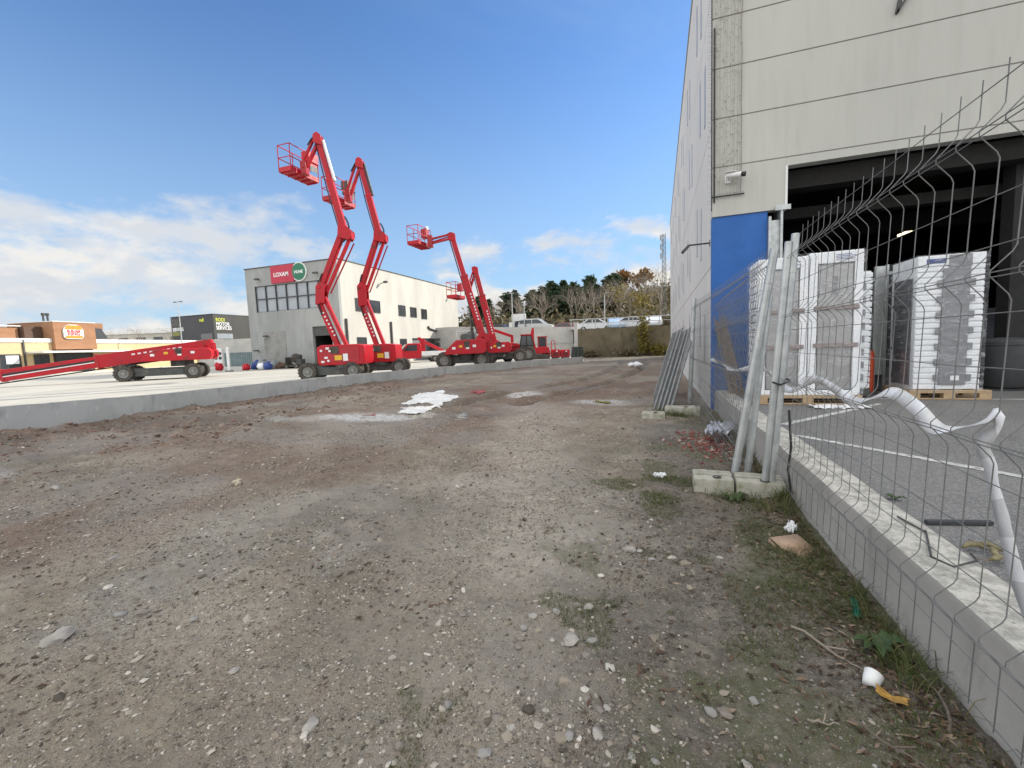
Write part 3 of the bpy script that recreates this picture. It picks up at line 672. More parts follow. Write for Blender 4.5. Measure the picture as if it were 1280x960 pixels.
for x in (.2, .62):
    m = MB(); m.tube([(x, 1, 5.9), (x, 1, 7.0)], .1, 8); m.tube([(x, 1, 6.85), (x, 1, 7.15)], .17, 8); m.build('flue_pipe', DARK, R_)
rb('canopy', -2.5, 9, -2.4, .1, 2.66, 2.86, WHITE); rb('drainpipe', -2.75, -2.6, -.14, -.01, 0, 4.2, DARK)
for x0, x1, z0, z1 in ((-13, -8.9, .9, 2.6), (-8.6, -5.0, .9, 2.6), (-4.8, -3.05, 1.0, 2.58), (-1.83, -.45, .3, 2.5)):
    w = rb('window', x0, x1, -.03, -.005, z0, z1, GLASS); mm = MB()
    for t in (x0, (x0 + x1) / 2, x1): mm.box(t - .04, t + .04, -.06, -.031, z0 - .2, z1 - .2)
    mm.box(x0, x1, -.062, -.033, z1 - .25, z1 - .17); mm.build('frame', FRAME, w)
rb('window', .4, 4.0, .26, .29, .3, 2.55, GLASS); rb('window', 6.5, 9.5, .16, .19, .3, 2.4, GLASS)
rb('menu_poster', -4.3, -3.2, -.07, -.064, 1.55, 2.45, WHITE); rb('kerb', -14, 21, -3.4, -3.1, .0, .42, CREAM)
sg = thing('burger_sign', 'orange and white bun shaped sign on the brown restaurant tower', 'sign', (-66.9, 30.5, 0), 1.75)
def rr_poly(x0, x1, z0, z1, rb_, rt, n=8):
    P = []
    for cx, cz, r, a0 in ((x0 + rb_, z0 + rb_, rb_, PI), (x1 - rb_, z0 + rb_, rb_, 1.5 * PI), (x1 - rt, z1 - rt, rt, 0), (x0 + rt, z1 - rt, rt, .5 * PI)):
        for k in range(n + 1): a = a0 + PI / 2 * k / n; P.append((cx + r * math.cos(a), cz + r * math.sin(a)))
    return P
m = MB(); m.prism(rr_poly(.86, 2.94, 4.28, 6.0, .42, .8), -.68, -.51); m.build('white_board', WHITE, sg)
m = MB(); m.prism(rr_poly(1.0, 2.8, 5.42, 5.92, .06, .42), -.70, -.685); m.build('top_bun', ORANGE, sg)
m = MB(); m.prism(rr_poly(1.0, 2.8, 4.36, 4.68, .15, .05), -.70, -.685); m.build('bottom_bun', ORANGE, sg)
text_mesh('lettering', 'BURGER', .40, LOGR, sg, (1.9, -.70, 5.08), (PI / 2, 0, 0), .008, .008, 'CENTER', .98)
text_mesh('lettering', 'KING', .48, LOGR, sg, (1.9, -.70, 4.73), (PI / 2, 0, 0), .010, .008, 'CENTER', 1.15)

# ------------------------------------------------------------------ black workshop building
K = thing('motor_workshop', 'black clad motor workshop with lime and white lettering behind the yard wall', 'building', (-68.6, 51.4, 0))
m = MB(); m.box(-9.9, -.02, 0, 9, 4.4, 8.4); m.build('front_cladding', BPANEL, K)
m = MB(); m.box(-.019, .0, .01, 6.3, 4.4, 8.45); m.box(-.019, 0, 6.3, 14, 4.4, 8.3); m.build('side_cladding', OLIVEB, K)
m = MB(); m.box(-10, .05, -.06, 14, 8.46, 8.56); m.build('roof_trim', DARK, K)
m = MB(); m.box(-9.9, 0, 0.02, 14, -2, 4.39); m.build('plinth_wall', GWALL, K)
m = MB(); m.box(-3.0, -.4, -.03, -.004, 4.45, 5.4); m.build('window', GLASS, K); m = MB(); m.box(.004, .03, .45, 3.2, 4.5, 5.35); m.build('window', GREYGL, K)
for t, z, c_ in (('RODI', 7.35, GLOW), ('MOTOR', 6.66, LABELW), ('SERVICES', 6.0, LABELW)):
    text_mesh('lettering', t, .82, c_, K, (.02, .42, z), (PI / 2, 0, PI / 2), .012, .01, 'LEFT', .80)
text_mesh('lettering', 'rodi', .75, GLOW, K, (-3.1, -.02, 7.42), (PI / 2, 0, 0), .03, .01, 'LEFT', .8)
for t, z in (('RODI', 7.5), ('MOTOR', 6.8), ('SERVICES', 6.1)): text_mesh('lettering', t, .8, M('dim_lettering', (.16, .15, .13), (.13, .12, .1), 1, .6) if t != 'SERVICES' else LABELW, K, (-9.6, -.02, z), (PI / 2, 0, 0), .02, .01, 'LEFT', .8)
m = MB(); m.box(-9.75, -8.0, -.03, -.004, 5.3, 6.0); m.build('lime_plate', M('olive_lime', (.2, .2, .04), (.16, .16, .04), 2, .5), K)

W = thing('yard_side_wall', 'pale grey concrete wall with sheet metal skirting left of the shop', 'wall', (-52.3, 40.6, 0), YAW)
m = MB(); m.box(-3.6, 8, 0, .3, -.1, 3.68); m.build('concrete_panels', GWALL, W)
m = MB()
for k in range(30): m.box(-.35 + k * .28, -.35 + k * .28 + .14, -.10, -.06, .2, 1.95); m.box(-.35 + k * .28 + .14, -.35 + k * .28 + .28, -.06, -.02, .2, 1.95)
m.build('corrugated_sheet', CORR, W)
L_ = thing('distant_store', 'long low white roofed store far behind the restaurant', 'building', (-110, 62, 0), .33)
m = MB(); m.box(-14, 22, 0, 12, -1, 7.2); m.build('wall', CREAM, L_); m = MB(); m.box(-14.3, 22.3, -.3, 12.3, 7.2, 8.2); m.build('roof', WHITE, L_)
m = MB()
for k in range(9): m.box(-12 + k * 3.7, -10 + k * 3.7, -.05, -.01, 3.8, 6.4)
m.build('window_strip', GLASS, L_)
# ------------------------------------------------------------------ access machines
def wheel(root, x, y, r, w, side):
    mm = MB()
    mm.lathe([(r * .62, -w / 2), (r * .93, -w / 2), (r, -w * .34), (r, w * .34), (r * .93, w / 2), (r * .62, w / 2), (r * .58, w * .3), (r * .58, -w * .3), (r * .62, -w / 2)], (0, 0, 0), (0, 1, 0), 26, cap=False)
    for k in range(18):
        a = 2 * PI * k / 18
        for s in (-1, 1):
            a2 = a + (.17 if s > 0 else 0)
            mm.beam((r * 1.012 * math.cos(a2), s * w * .02, r * 1.012 * math.sin(a2)), (r * 1.012 * math.cos(a2 + .13), s * w * .46, r * 1.012 * math.sin(a2 + .13)), .05 * r * 2, .07 * r, up=(math.cos(a2), 0, math.sin(a2)))
    o = mm.build('wheel', BLK, root, loc=(x, y, r))
    mm = MB(); d = side
    mm.lathe([(r * .57, -w * .30), (r * .57, w * .30), (r * .50, w * .34), (r * .40, w * .18), (r * .22, w * .16), (r * .20, w * .34), (.02, w * .36)], (0, 0, 0), (0, d, 0), 20)
    for k in range(8):
        a = 2 * PI * k / 8; mm.box(r * .31 * math.cos(a) - .02, r * .31 * math.cos(a) + .02, d * w * .17 - .03, d * w * .17 + .03, r * .31 * math.sin(a) - .02, r * .31 * math.sin(a) + .02)
    mm.build('rim', RIM, o)
    return o
def chassis(root, cx, cy, wb, tr, r, w, mat=CHAS, rz=0):
    e = bpy.data.objects.new('undercarriage', None)
    ca, sa = math.cos(rz), math.sin(rz)
    R = Matrix.Rotation(rz, 3, 'Z'); o = Vector((cx, cy, 0))
    mm = MB()
    mm.box(-wb / 2 - r * .55, wb / 2 + r * .55, -tr * .30, tr * .30, r * .75, r * 1.55, R=R, o=o)
    mm.box(-wb / 2 + r * .9, wb / 2 - r * .9, -tr * .46, tr * .46, r * .55, r * 1.45, R=R, o=o)
    for x in (-wb / 2, wb / 2): mm.box(x - r * .22, x + r * .22, -tr / 2, tr / 2, r * .8, r * 1.2, R=R, o=o)
    mm.build('chassis', mat, root, bevel=.02)
    for x in (-wb / 2, wb / 2):
        for s in (-1, 1):
            p = R @ Vector((x, s * tr / 2, 0)) + o
            k = wheel(root, p.x, p.y, r, w, s); k.rotation_euler = (0, 0, rz)
def basket(root, c, ax, L, D, H, mats=(RED, RED), box=True, dark=False):
    """c: floor centre; ax: rotation of the long axis"""
    R = Matrix.Rotation(ax, 3, 'Z'); c = Vector(c)
    def P(x, y, z): return R @ Vector((x, y, z)) + c
    mm = MB(); mm.box(-L / 2, L / 2, -D / 2, D / 2, -.05, .03, R=R, o=c)
    for k in range(5): mm.box(-L / 2 + .05 + k * (L - .14) / 4, -L / 2 + .09 + k * (L - .14) / 4, -D / 2 + .04, D / 2 - .04, -.10, -.05, R=R, o=c)
    mm.box(-L / 2 - .012, L / 2 + .012, -D / 2 - .012, -D / 2, -.05, .15, R=R, o=c); mm.box(-L / 2 - .012, L / 2 + .012, D / 2, D / 2 + .012, -.05, .15, R=R, o=c)
    mm.box(-L / 2 - .012, -L / 2, -D / 2, D / 2, -.05, .15, R=R, o=c); mm.box(L / 2, L / 2 + .012, -D / 2, D / 2, -.05, .15, R=R, o=c)
    b = mm.build('basket', mats[0], root)
    mm = MB(); q = [(-L / 2, -D / 2), (L / 2, -D / 2), (L / 2, D / 2), (-L / 2, D / 2)]
    for z in (.55, H):
        mm.tube([P(x, y, z) for x, y in q + q[:1]], .022, 6)
    for x, y in q + [(0, -D / 2), (0, D / 2)]: mm.tube([P(x, y, 0), P(x, y, H)], .022, 6)
    mm.build('guard_rail', mats[1], b)
    return b, P
def decal(root, name, x0, x1, z0, z1, y, mat):
    mm = MB(); mm.box(x0, x1, y - .006, y, z0, z1); mm.build(name, mat, root)

def articulated(name, label, base, P, rz, bodyw, chx, chy, dark_box, seed):
    """P: key points in the boom plane (local x, height)"""
    T = thing(name, label, 'boom lift', (*base, .2), rz, 'articulated boom lifts in the yard')
    z = lambda t: t - .2
    chassis(T, chx, chy, 1.95, 1.5, .40, .30, rz=.12)
    bl, br = bodyw; zb, zt2 = .66, 1.58
    mm = MB(); mm.lathe([(.55, .5), (.55, .68)], ((bl + br) / 2, .0, 0), (0, 0, 1), 20); mm.build('slew_ring', DARK, T)
    mm = MB(); mm.prism([(bl, zb + .12), (bl + .08, zb), (br - .1, zb), (br, zb + .15), (br, zt2 - .05), (br - .35, zt2), (bl + .2, zt2), (bl, zt2 - .12)], -.55, .75); body = mm.build('counterweight_body', RED, T, bevel=.035)
    mm = MB(); mm.box(bl + .12, br - .25, -.565, -.555, zb + .12, zt2 - .12); mm.build('side_hood', REDD, body, bevel=.004)
    if not dark_box or True:
        decal(body, 'control_panel', bl + .62, bl + 1.0, zb + .52, zb + .84, -.575, BLK); decal(body, 'warning_sticker', bl + .80, bl + 1.12, zb + .22, zb + .44, -.575, YELL)
        decal(body, 'white_sticker', bl + 1.18, bl + 1.40, zb + .18, zb + .50, -.575, LABELW)
        for k, (a, b_) in enumerate(((.10, .62), (.36, .72), (.48, .60), (.12, .12), (.40, .16), (.28, .30))): decal(body, 'white_sticker', bl + .06 + a, bl + .06 + a + .10 + .05 * (k % 2), zb + b_, zb + b_ + .09, -.577, LABELW)
    rb0, k0, k1, el, tip, je = P['rb'], P['k0'], P['k1'], P['el'], P['tip'], P['je']
    V = lambda p, y=0: Vector((p[0], y, z(p[1])))
    # lower riser: two parallel arms
    mm = MB(); 
    mm.beam(V((rb0[0] - .12, rb0[1] - .35), -.0), V((k0[0] - .10, k0[1])), .26, .22); mm.beam(V((rb0[0] + .26, rb0[1] - .3)), V((k0[0] + .16, k0[1] + .22)), .20, .16)
    lr = mm.build('lower_riser', RED, T, bevel=.015)
    d = (V(k0) - V(rb0)); mm = MB()
    for k in range(7):
        c0 = V(rb0) + d * (.18 + .09 * k); mm.beam(c0 + Vector((-.12, -.136, 0)), c0 + d.normalized() * .07 + Vector((-.12, -.136, 0)), .008, .08)
    mm.build('white_lettering', LABELW, lr)
    mm = MB(); mm.tube([V((rb0[0] + .12, rb0[1]), .16), V((rb0[0] * .4 + k0[0] * .6 + .1, rb0[1] * .4 + k0[1] * .6), .16)], .06, 8); mm.tube([V((rb0[0] * .45 + k0[0] * .55 + .1, rb0[1] * .45 + k0[1] * .55), .16), V((k0[0] + .05, k0[1]), .16)], .035, 8); mm.build('lift_cylinder', STEEL, T)
    # knee link
    mm = MB()
    for y in (-.2, .2): mm.prism([(k0[0] - .20, z(k0[1]) - .12), (k0[0] + .22, z(k0[1]) - .05), (k0[0] + .24, z(k0[1]) + .35), (k1[0] + .30, z(k1[1]) + .12), (k1[0] + .02, z(k1[1]) + .28), (k1[0] - .16, z(k1[1]) + .05)], y - .02, y + .02)
    mm.beam(V((k0[0] - .10, k0[1])), V((k1[0] - .02, k1[1])), .3, .14)
    mm.tube([V(k0, -.24), V(k0, .24)], .07, 10); mm.tube([V(k1, -.24), V(k1, .24)], .07, 10); mm.build('knee_link', RED, T, bevel=.01)
    # upper riser
    mm = MB(); mm.beam(V((k1[0] - .03, k1[1] - .1)), V((el[0] - .14, el[1] - .05)), .30, .24); mm.beam(V((k1[0] + .24, k1[1] - .2)), V((el[0] + .16, el[1] - .35)), .16, .13)
    ur = mm.build('upper_riser', RED, T, bevel=.015)
    mm = MB(); mm.tube([V((k1[0] + .36, k1[1] - .25), .15), V((el[0] + .30, el[1] - .5), .15)], .035, 6); mm.build('link_rod', REDD, T)
    # elbow
    mm = MB()
    for y in (-.22, .22): mm.prism([(el[0] - .30, z(el[1]) - .28), (el[0] + .22, z(el[1]) - .42), (el[0] + .34, z(el[1]) - .22), (el[0] + .34, z(el[1]) - .02), (el[0] + .02, z(el[1]) + .28), (el[0] - .24, z(el[1]) + .24)], y - .025, y + .025)
    mm.box(el[0] - .05, el[0] + .32, -.19, .19, z(el[1]) - .36, z(el[1]) - .04); mm.build('elbow_link', RED, T, bevel=.012)
    # main boom: outer + inner section
    a, b = V((el[0] - .05, el[1] + .05)), V(tip); mid = a + (b - a) * .55
    mm = MB(); mm.beam(a, mid, .27, .29); ob = mm.build('main_boom', RED, T, bevel=.015)
    mm = MB(); mm.beam(a + (b - a) * .5, b, .22, .22); mm.build('boom_extension', RED, ob, bevel=.012)
    n = Vector((b - a)).cross(Vector((0, 1, 0))).normalized()
    mm = MB(); mm.tube([a + (b - a) * .52 - n * .20, a + (b - a) * .95 - n * .19], .07, 8); mm.build('boom_cylinder', LABELW if not dark_box else DARK, T)
    mm = MB(); mm.tube([a + (b - a) * .02 + n * .18 + Vector((0, -.1, 0)), a + (b - a) * .45 + n * .20 + Vector((0, -.1, 0)), b + n * .14], .028, 5); mm.build('hose_track', CABLE, T)
    for (q0, q1, q2) in ((V((rb0[0] * .3 + k0[0] * .7 - .2, rb0[1] * .3 + k0[1] * .7), -.16), V(((k0[0] + k1[0]) / 2 - .28, (k0[1] + k1[1]) / 2), -.2), V((k1[0] * .75 + el[0] * .25 - .16, k1[1] * .75 + el[1] * .25), -.17)), (V((k1[0] * .2 + el[0] * .8 + .2, k1[1] * .2 + el[1] * .8), -.15), V((el[0] + .46, el[1] + .05), -.2), V((el[0] * .85 + tip[0] * .15 + .2, el[1] * .85 + tip[1] * .15), -.16)), (a + (b - a) * .9 + n * .15 + Vector((0, -.14, 0)), V((tip[0] + .05, tip[1] + .34), -.12), V((tip[0] * .6 + je[0] * .4 - .16, tip[1] * .6 + je[1] * .4 + .1), -.1))):
        mm = MB()
        for oo in (-.02, .02): mm.tube([q0.lerp(q1, t).lerp(q1.lerp(q2, t), t) + Vector((oo, 0, oo * .5)) for t in (0, .15, .3, .45, .6, .75, .9, 1)], .02, 5)
        mm.build('hose_bundle', CABLE, T)
    # head + jib
    mm = MB()
    for y in (-.15, .15): mm.prism([(tip[0] - .16, z(tip[1]) - .30), (tip[0] + .22, z(tip[1]) - .42), (tip[0] + .20, z(tip[1]) + .02), (tip[0] + .02, z(tip[1]) + .16), (tip[0] - .14, z(tip[1]) + .05)], y - .02, y + .02)
    mm.box(tip[0] - .1, tip[0] + .15, -.13, .13, z(tip[1]) - .3, z(tip[1])); mm.build('boom_head', RED, T, bevel=.01)
    mm = MB(); p, q = V(tip), V(je); nn = Vector((q - p)).cross(Vector((0, 1, 0))).normalized() * .12
    mm.beam(p + nn, q + nn, .17, .12); mm.beam(p - nn, q - nn, .14, .09); mm.build('jib', RED, T, bevel=.01)
    mm = MB(); mm.box(je[0] - .14, je[0] + .12, -.18, .18, z(je[1]) - .42, z(je[1]) + .14); mm.tube([V((je[0], je[1] - .1), -.2), V((je[0], je[1] - .1), .2)], .08, 8); mm.build('rotator', REDD, T, bevel=.02)
    # basket, long side along the world Y axis
    bc = P['bc']; bk, PP = basket(T, (bc[0], bc[1], z(bc[2])), PI / 2 - rz, 1.62, .66, 1.08)
    mm = MB(); mm.box(.16, .80, -.42, -.02, .70, 1.16, R=Matrix.Rotation(PI / 2 - rz, 3, 'Z'), o=(bc[0], bc[1], z(bc[2]))); mm.box(.26, .74, -.38, .02, .52, .685, R=Matrix.Rotation(PI / 2 - rz, 3, 'Z'), o=(bc[0], bc[1], z(bc[2])))
    mm.build('control_console', DARK if dark_box else RED, bk, bevel=.03)
    mm = MB(); mm.box(.25, .70, -.41, -.40, .30, .55, R=Matrix.Rotation(PI / 2 - rz, 3, 'Z'), o=(bc[0], bc[1], z(bc[2]))); mm.build('decoder_box', DARK, bk)
    return T
articulated('boom_lift', 'tallest red articulated boom lift, standing nearest the kerb wall, basket at upper left', (-13.63, 16.51),
            dict(rb=(-.23, 1.85), k0=(-1.05, 3.75), k1=(-1.02, 4.4), el=(.27, 6.86), tip=(-.68, 11.0), je=(-1.34, 9.80), bc=(-1.72, .25, 9.42)), YAW, (-1.2, .95), -.72, .2, False, 1)
articulated('boom_lift', 'red articulated boom lift just behind the tallest one, with dark basket console', (-13.59, 19.17),
            dict(rb=(-.12, 1.83), k0=(-.86, 3.85), k1=(-.92, 4.7), el=(.22, 7.3), tip=(-.60, 10.95), je=(-1.24, 9.4), bc=(-1.83, .25, 9.02)), YAW, (-.95, .8), -.2, .3, True, 2)

# telescopic machine with a level jib
def telescopic(name, label, base, pv, tip, je, bc, rz, body, ch, secs, jibw=.34, bax=None, group='telescopic boom lifts in the yard', wheel_r=.5, hump=True, blabel=True):
    T = thing(name, label, 'boom lift', (*base, .2), rz, group); z = lambda t: t - .2
    V = lambda p, y=0: Vector((p[0], y, z(p[1])))
    chassis(T, *ch, wheel_r, .36)
    bl, br, zb, zt2 = body
    mm = MB(); mm.lathe([(.6, zb - .35), (.6, zb)], ((bl + br) / 2, 0, 0), (0, 0, 1), 18); mm.build('slew_ring', DARK, T)
    mm = MB(); mm.prism([(bl, zb), (br - .15, zb), (br, zb + .2), (br, zt2 - .15), (br - .2, zt2), (bl + .75, zt2 - .02), (bl + .12, zb + .28)], -1.1, -.28); mm.prism([(bl, zb), (br - .15, zb), (br, zb + .2), (br, zt2 - .15), (br - .2, zt2), (bl + .75, zt2 - .02), (bl + .12, zb + .28)], .28, 1.1)
    mm.box(bl + .3, br - .25, -.28, .28, zb, zb + .35); b = mm.build('engine_hoods', RED, T, bevel=.03)
    for k in range(4): decal(b, 'white_sticker', bl + .5 + k * (br - bl - .9) / 4, bl + .5 + k * (br - bl - .9) / 4 + .20, zb + .30 + .1 * (k % 2), zb + .44 + .1 * (k % 2), -1.108, (LABELW, YELL, LABELW, LABELW)[k])
    decal(b, 'control_panel', (bl + br) / 2 - .05, (bl + br) / 2 + .28, zb + .4, zb + .75, -1.109, BLK)
    d = V(tip) - V(pv); L = d.length; dn = d.normalized(); n = dn.cross(Vector((0, 1, 0))).normalized()
    if n.z < 0: n = -n
    mm = MB(); prev = None
    for i, (t0, t1, h, w) in enumerate(secs):
        mm = MB(); mm.beam(V(pv) + d * t0, V(pv) + d * t1, w, h); o = mm.build('boom_section', RED, T if prev is None else prev, bevel=.02)
        if prev is None: prev = o
        if i < len(secs) - 1:
            mm = MB(); c0 = V(pv) + d * t1; mm.beam(c0 - dn * .10, c0, w + .06, h + .06); mm.build('boom_collar', REDD, prev)
    # side slot, lettering
    mm = MB(); s0 = secs[0]
    for k in range(9): c0 = V(pv) + d * (s0[0] + (s0[1] - s0[0]) * (.28 + .05 * k)) + n * (s0[2] * .18) + Vector((0, -s0[3] / 2 - .004, 0)); mm.beam(c0, c0 + dn * (L * (s0[1] - s0[0]) * .028), .006, .09)
    mm.build('white_lettering', LABELW, prev)
    if not je:
        for q, mt, nm_, hh in ((.04, CABLE, 'dark_slot', .10), (.13, LABELW, 'white_stripe', .05)):
            mm = MB(); c0 = V(pv) + d * .462 + n * (s0[2] * .16 - q) + Vector((0, -.207, 0)); mm.beam(c0, V(pv) + d * .80 + n * (.06 - q) + Vector((0, -.207, 0)), .02, hh); mm.build(nm_, mt, prev)
    if len(secs) > 1:
        mm = MB(); mm.tube([V(pv) + d * .05 + n * (-s0[2] * .62), V(pv) + d * .97 + n * (-s0[2] * .5)], .035, 6); mm.build('hose_track', CABLE, prev)
    mm = MB()
    for y in (-.27, .27): mm.prism([(pv[0] - .55, zb + .1), (pv[0] + .45, zb + .1), (pv[0] + .42, z(pv[1]) + .18), (pv[0] + .12, z(pv[1]) + .34), (pv[0] - .2, z(pv[1]) + .30), (pv[0] - .42, z(pv[1]))], y - .03, y + .03)
    mm.tube([V(pv, -.3), V(pv, .3)], .1, 12); mm.build('boom_pivot', RED, T, bevel=.01)
    mm = MB(); c1 = V((pv[0] * .4 + (bl + br) * .3, zb + .45)); c2 = V(pv) + d * .33 - n * (s0[2] * .5)
    mm.tube([c1, (c1 + c2) / 2], .10, 10); mm.tube([(c1 + c2) / 2, c2], .06, 8); mm.build('lift_cylinder', DARK, T)
    if je:
        mm = MB(); p, q = V(tip), V(je); nn = (q - p).cross(Vector((0, 1, 0))).normalized() * jibw * .38
        mm.beam(p + nn, q + nn, .16, .10); mm.beam(p - nn, q - nn, .16, .10); mm.tube([p - nn * .2 + Vector((0, .05, 0)), q + nn * .3 + Vector((0, .05, 0))], .04, 6); mm.build('jib', RED, T, bevel=.01)
        mm = MB(); mm.prism([(tip[0] - .22, z(tip[1]) - .25), (tip[0] + .22, z(tip[1]) - .35), (tip[0] + .2, z(tip[1]) + .12), (tip[0] - .05, z(tip[1]) + .22), (tip[0] - .26, z(tip[1]) + .14)], -.16, .16); mm.build('boom_head', RED, T, bevel=.02)
        mm = MB(); mm.box(je[0] - .16, je[0] + .14, -.2, .2, z(je[1]) - .35, z(je[1]) + .35); mm.build('rotator', REDD, T, bevel=.02)
    if bc:
        a = PI / 2 - rz if bax is None else bax
        bk, PP = basket(T, (bc[0], bc[1], z(bc[2])), a, 1.5, .75, 1.05)
        mm = MB(); R = Matrix.Rotation(a, 3, 'Z'); mm.box(.2, .62, -.36, 0, .5, 1.05, R=R, o=(bc[0], bc[1], z(bc[2]))); mm.build('control_console', REDD, bk, bevel=.03)
        mm = MB(); mm.box(.3, .5, -.39, -.36, 1.0, 1.2, R=R, o=(bc[0], bc[1], z(bc[2]))); mm.build('decoder_box', LABELW, bk)
    return T
telescopic('boom_lift', 'red telescopic boom lift past the shop corner, jib held level with basket high', (-11.08, 24.77), (.76, 2.0), (-.87, 8.26), (-2.2, 7.98), (-2.9, .1, 7.78), YAW,
           (-1.55, 1.0, .85, 1.72), (-.5, .5, 2.3, 1.9), [(0, .62, .42, .36), (.55, 1.0, .30, .26)])
telescopic('boom_lift', 'red boom lift with folded jib, basket half hidden behind its taller neighbour', (-11.16, 30.04), (-.35, 1.6), (-1.54, 7.1), (-2.0, 5.9), (-3.05, .1, 5.12), YAW,
           (-1.2, .9, .8, 1.55), (.4, .8, 2.2, 1.9), [(-.06, .66, .46, .40), (.6, 1.0, .34, .30)], jibw=.3)
telescopic('boom_lift', 'long red telescopic boom lift lying lowered towards the burger restaurant', (-29.07, 18.34), (2.35, 2.16), (-9.6, .52), None, (-10.6, 0, .36), .75,
           (-.8, 2.75, 1.12, 1.84), (0.03, .0, 3.36, 1.9), [(-.03, .455, .78, .52), (.42, .80, .64, .40), (.76, 1.0, .50, .30)], wheel_r=.46, group='telescopic boom lifts in the yard', bax=.2)

# ------------------------------------------------------------------ red service truck with lift arm
T = thing('service_truck', 'small red service truck with white flat bed carrying a folded red arm', 'truck', (-22.6, 37.4, .2), -2.42)
mm = MB(); prof = [(2.45, .38), (2.5, .62), (2.42, .92), (1.62, 1.12), (1.05, 1.78), (.92, 1.86), (-.15, 1.86), (-.25, 1.7), (-.25, .38)]
mm.prism(prof, -.92, .92); body = mm.build('body', RED, T, bevel=.05)
mm = MB(); mm.add([(1.63, -.78, 1.16), (1.63, .78, 1.16), (1.10, .70, 1.75), (1.10, -.70, 1.75)], [(0, 1, 2, 3)]); mm.add([(1.66, -.78, 1.17), (1.66, .78, 1.17), (1.13, .70, 1.76), (1.13, -.70, 1.76)], [(0, 1, 2, 3)]); mm.build('windscreen', GLASS, body)
for s in (-1, 1):
    mm = MB(); mm.prism([(1.45, 1.14), (1.02, 1.70), (.15, 1.70), (.15, 1.14)], s * .922, s * .935); mm.build('side_window', GLASS, body)
    mm = MB(); mm.box(2.40, 2.47, s * .62 - .2, s * .62 + .2, .68, .86); mm.build('headlight', LABELW, body, bevel=.02)
    mm = MB(); mm.box(1.25, 1.38, s * .96, s * 1.12 , 1.18, 1.42); mm.build('mirror', CABLE, body)
mm = MB(); mm.box(2.46, 2.52, -.5, .5, .66, .84); mm.build('grille', CABLE, body); mm = MB(); mm.box(2.44, 2.56, -.9, .9, .36, .58); mm.build('bumper', DARK, body, bevel=.03)
for x in (1.65, -1.6):
    for s in (-1, 1): wheel(T, x, s * .80, .33, .22, s)
mm = MB(); mm.box(-2.7, -.28, -.95, .95, .62, .78)
for y in (-.95, .93): mm.box(-2.7, -.28, y, y + .02, .78, 1.05)
mm.box(-2.7, -.28, -.4, .4, .45, .62); mm.build('flat_bed', WHITE, T, bevel=.01)
mm = MB(); mm.beam((-.4, .2, 2.1), (-2.9, -.5, .95), .26, .3); mm.box(-.75, -.3, -.1, .45, .8, 2.3); mm.beam((-.4, .2, 2.3), (-.1, .2, 2.3), .3, .28); mm.build('lift_arm', RED, T, bevel=.02)

# ------------------------------------------------------------------ loader and digger
T = thing('backhoe_loader', 'red backhoe loader with dark glazed cab beside the folded boom lift', 'loader', (-10.7, 32.3, .2), YAW)
mm = MB(); mm.prism([(-.95, .45), (-1.0, .75), (-.85, 1.15), (.45, 1.35), (.45, .55)], -.55, .55); mm.build('bonnet', RED, T, bevel=.05)
mm = MB(); mm.prism([(.4, .5), (.4, 1.25), (.55, 2.0), (1.25, 2.0), (1.45, 1.2), (1.45, .5)], -.62, .62); cab = mm.build('cab', GLASS, T, bevel=.03)
mm = MB()
for s in (-.64, .64):
    mm = MB()
    for a, b in (((.4, 1.25), (.55, 2.0)), ((1.25, 2.0), (1.45, 1.2)), ((.9, .6), (.9, 2.0)), ((.4, 1.25), (1.45, 1.22))): mm.beam((a[0], s, a[1]), (b[0], s, b[1]), .06, .07)
    mm.build('cab_frame', CABLE, cab)
mm = MB(); mm.box(.45, 1.35, -.7, .7, 2.0, 2.1); mm.build('cab_roof', RED, cab, bevel=.03)
mm = MB(); mm.prism([(-1.75, .35), (-1.25, .2), (-1.05, .45), (-1.15, 1.05), (-1.5, 1.15)], -.95, .95); mm.build('front_bucket', REDD, T, bevel=.02)
mm = MB()
for s in (-.7, .7): mm.beam((.3, s, 1.3), (-.8, s, 1.45), .12, .2); mm.beam((-.8, s, 1.45), (-1.3, s, .7), .12, .18)
mm.beam((-.2, .3, 2.0), (-2.2, .3, 2.75), .2, .22); mm.beam((-.2, .3, 1.5), (-.2, .3, 2.1), .2, .22); mm.build('loader_arms', RED, T, bevel=.01)
wheel(T, -.6, -.62, .38, .3, -1); wheel(T, -.6, .62, .38, .3, 1); wheel(T, 1.0, -.7, .58, .4, -1); wheel(T, 1.0, .7, .58, .4, 1)
T = thing('mini_digger', 'red mini digger with its arm folded upright near the back wall', 'digger', (-10.1, 36.77, .2), YAW)
mm = MB()
for s in (-.55, .55): mm.prism(rr_poly(-.75, 1.0, 0, .42, .2, .2, 4), s - .15, s + .15)
mm.build('tracks', BLK, T); mm = MB(); mm.prism([(-.2, .45), (-.2, 1.0), (.3, 1.1), (.95, 1.05), (1.05, .5)], -.6, .6); mm.build('body', RED, T, bevel=.05)
mm = MB()
for x, y in ((.1, -.5), (.1, .5), (.75, -.5), (.75, .5)): mm.beam((x, y, 1.0), (x, y, 1.9), .06, .06, up=(1, 0, 0))
mm.box(.0, .85, -.58, .58, 1.9, 1.98); cf = mm.build('canopy', REDD, T); mm = MB(); mm.box(.14, .72, -.47, .47, 1.05, 1.88); mm.build('glazing', GLASS, cf)
mm = MB(); mm.beam((-.2, 0, .7), (-.42, 0, 1.7), .2, .26); mm.beam((-.42, 0, 1.65), (-.33, 0, 2.75), .2, .3, w2=.16, h2=.16); mm.beam((-.35, 0, 2.7), (-.72, 0, 1.4), .14, .18); mm.build('arm', RED, T, bevel=.015)
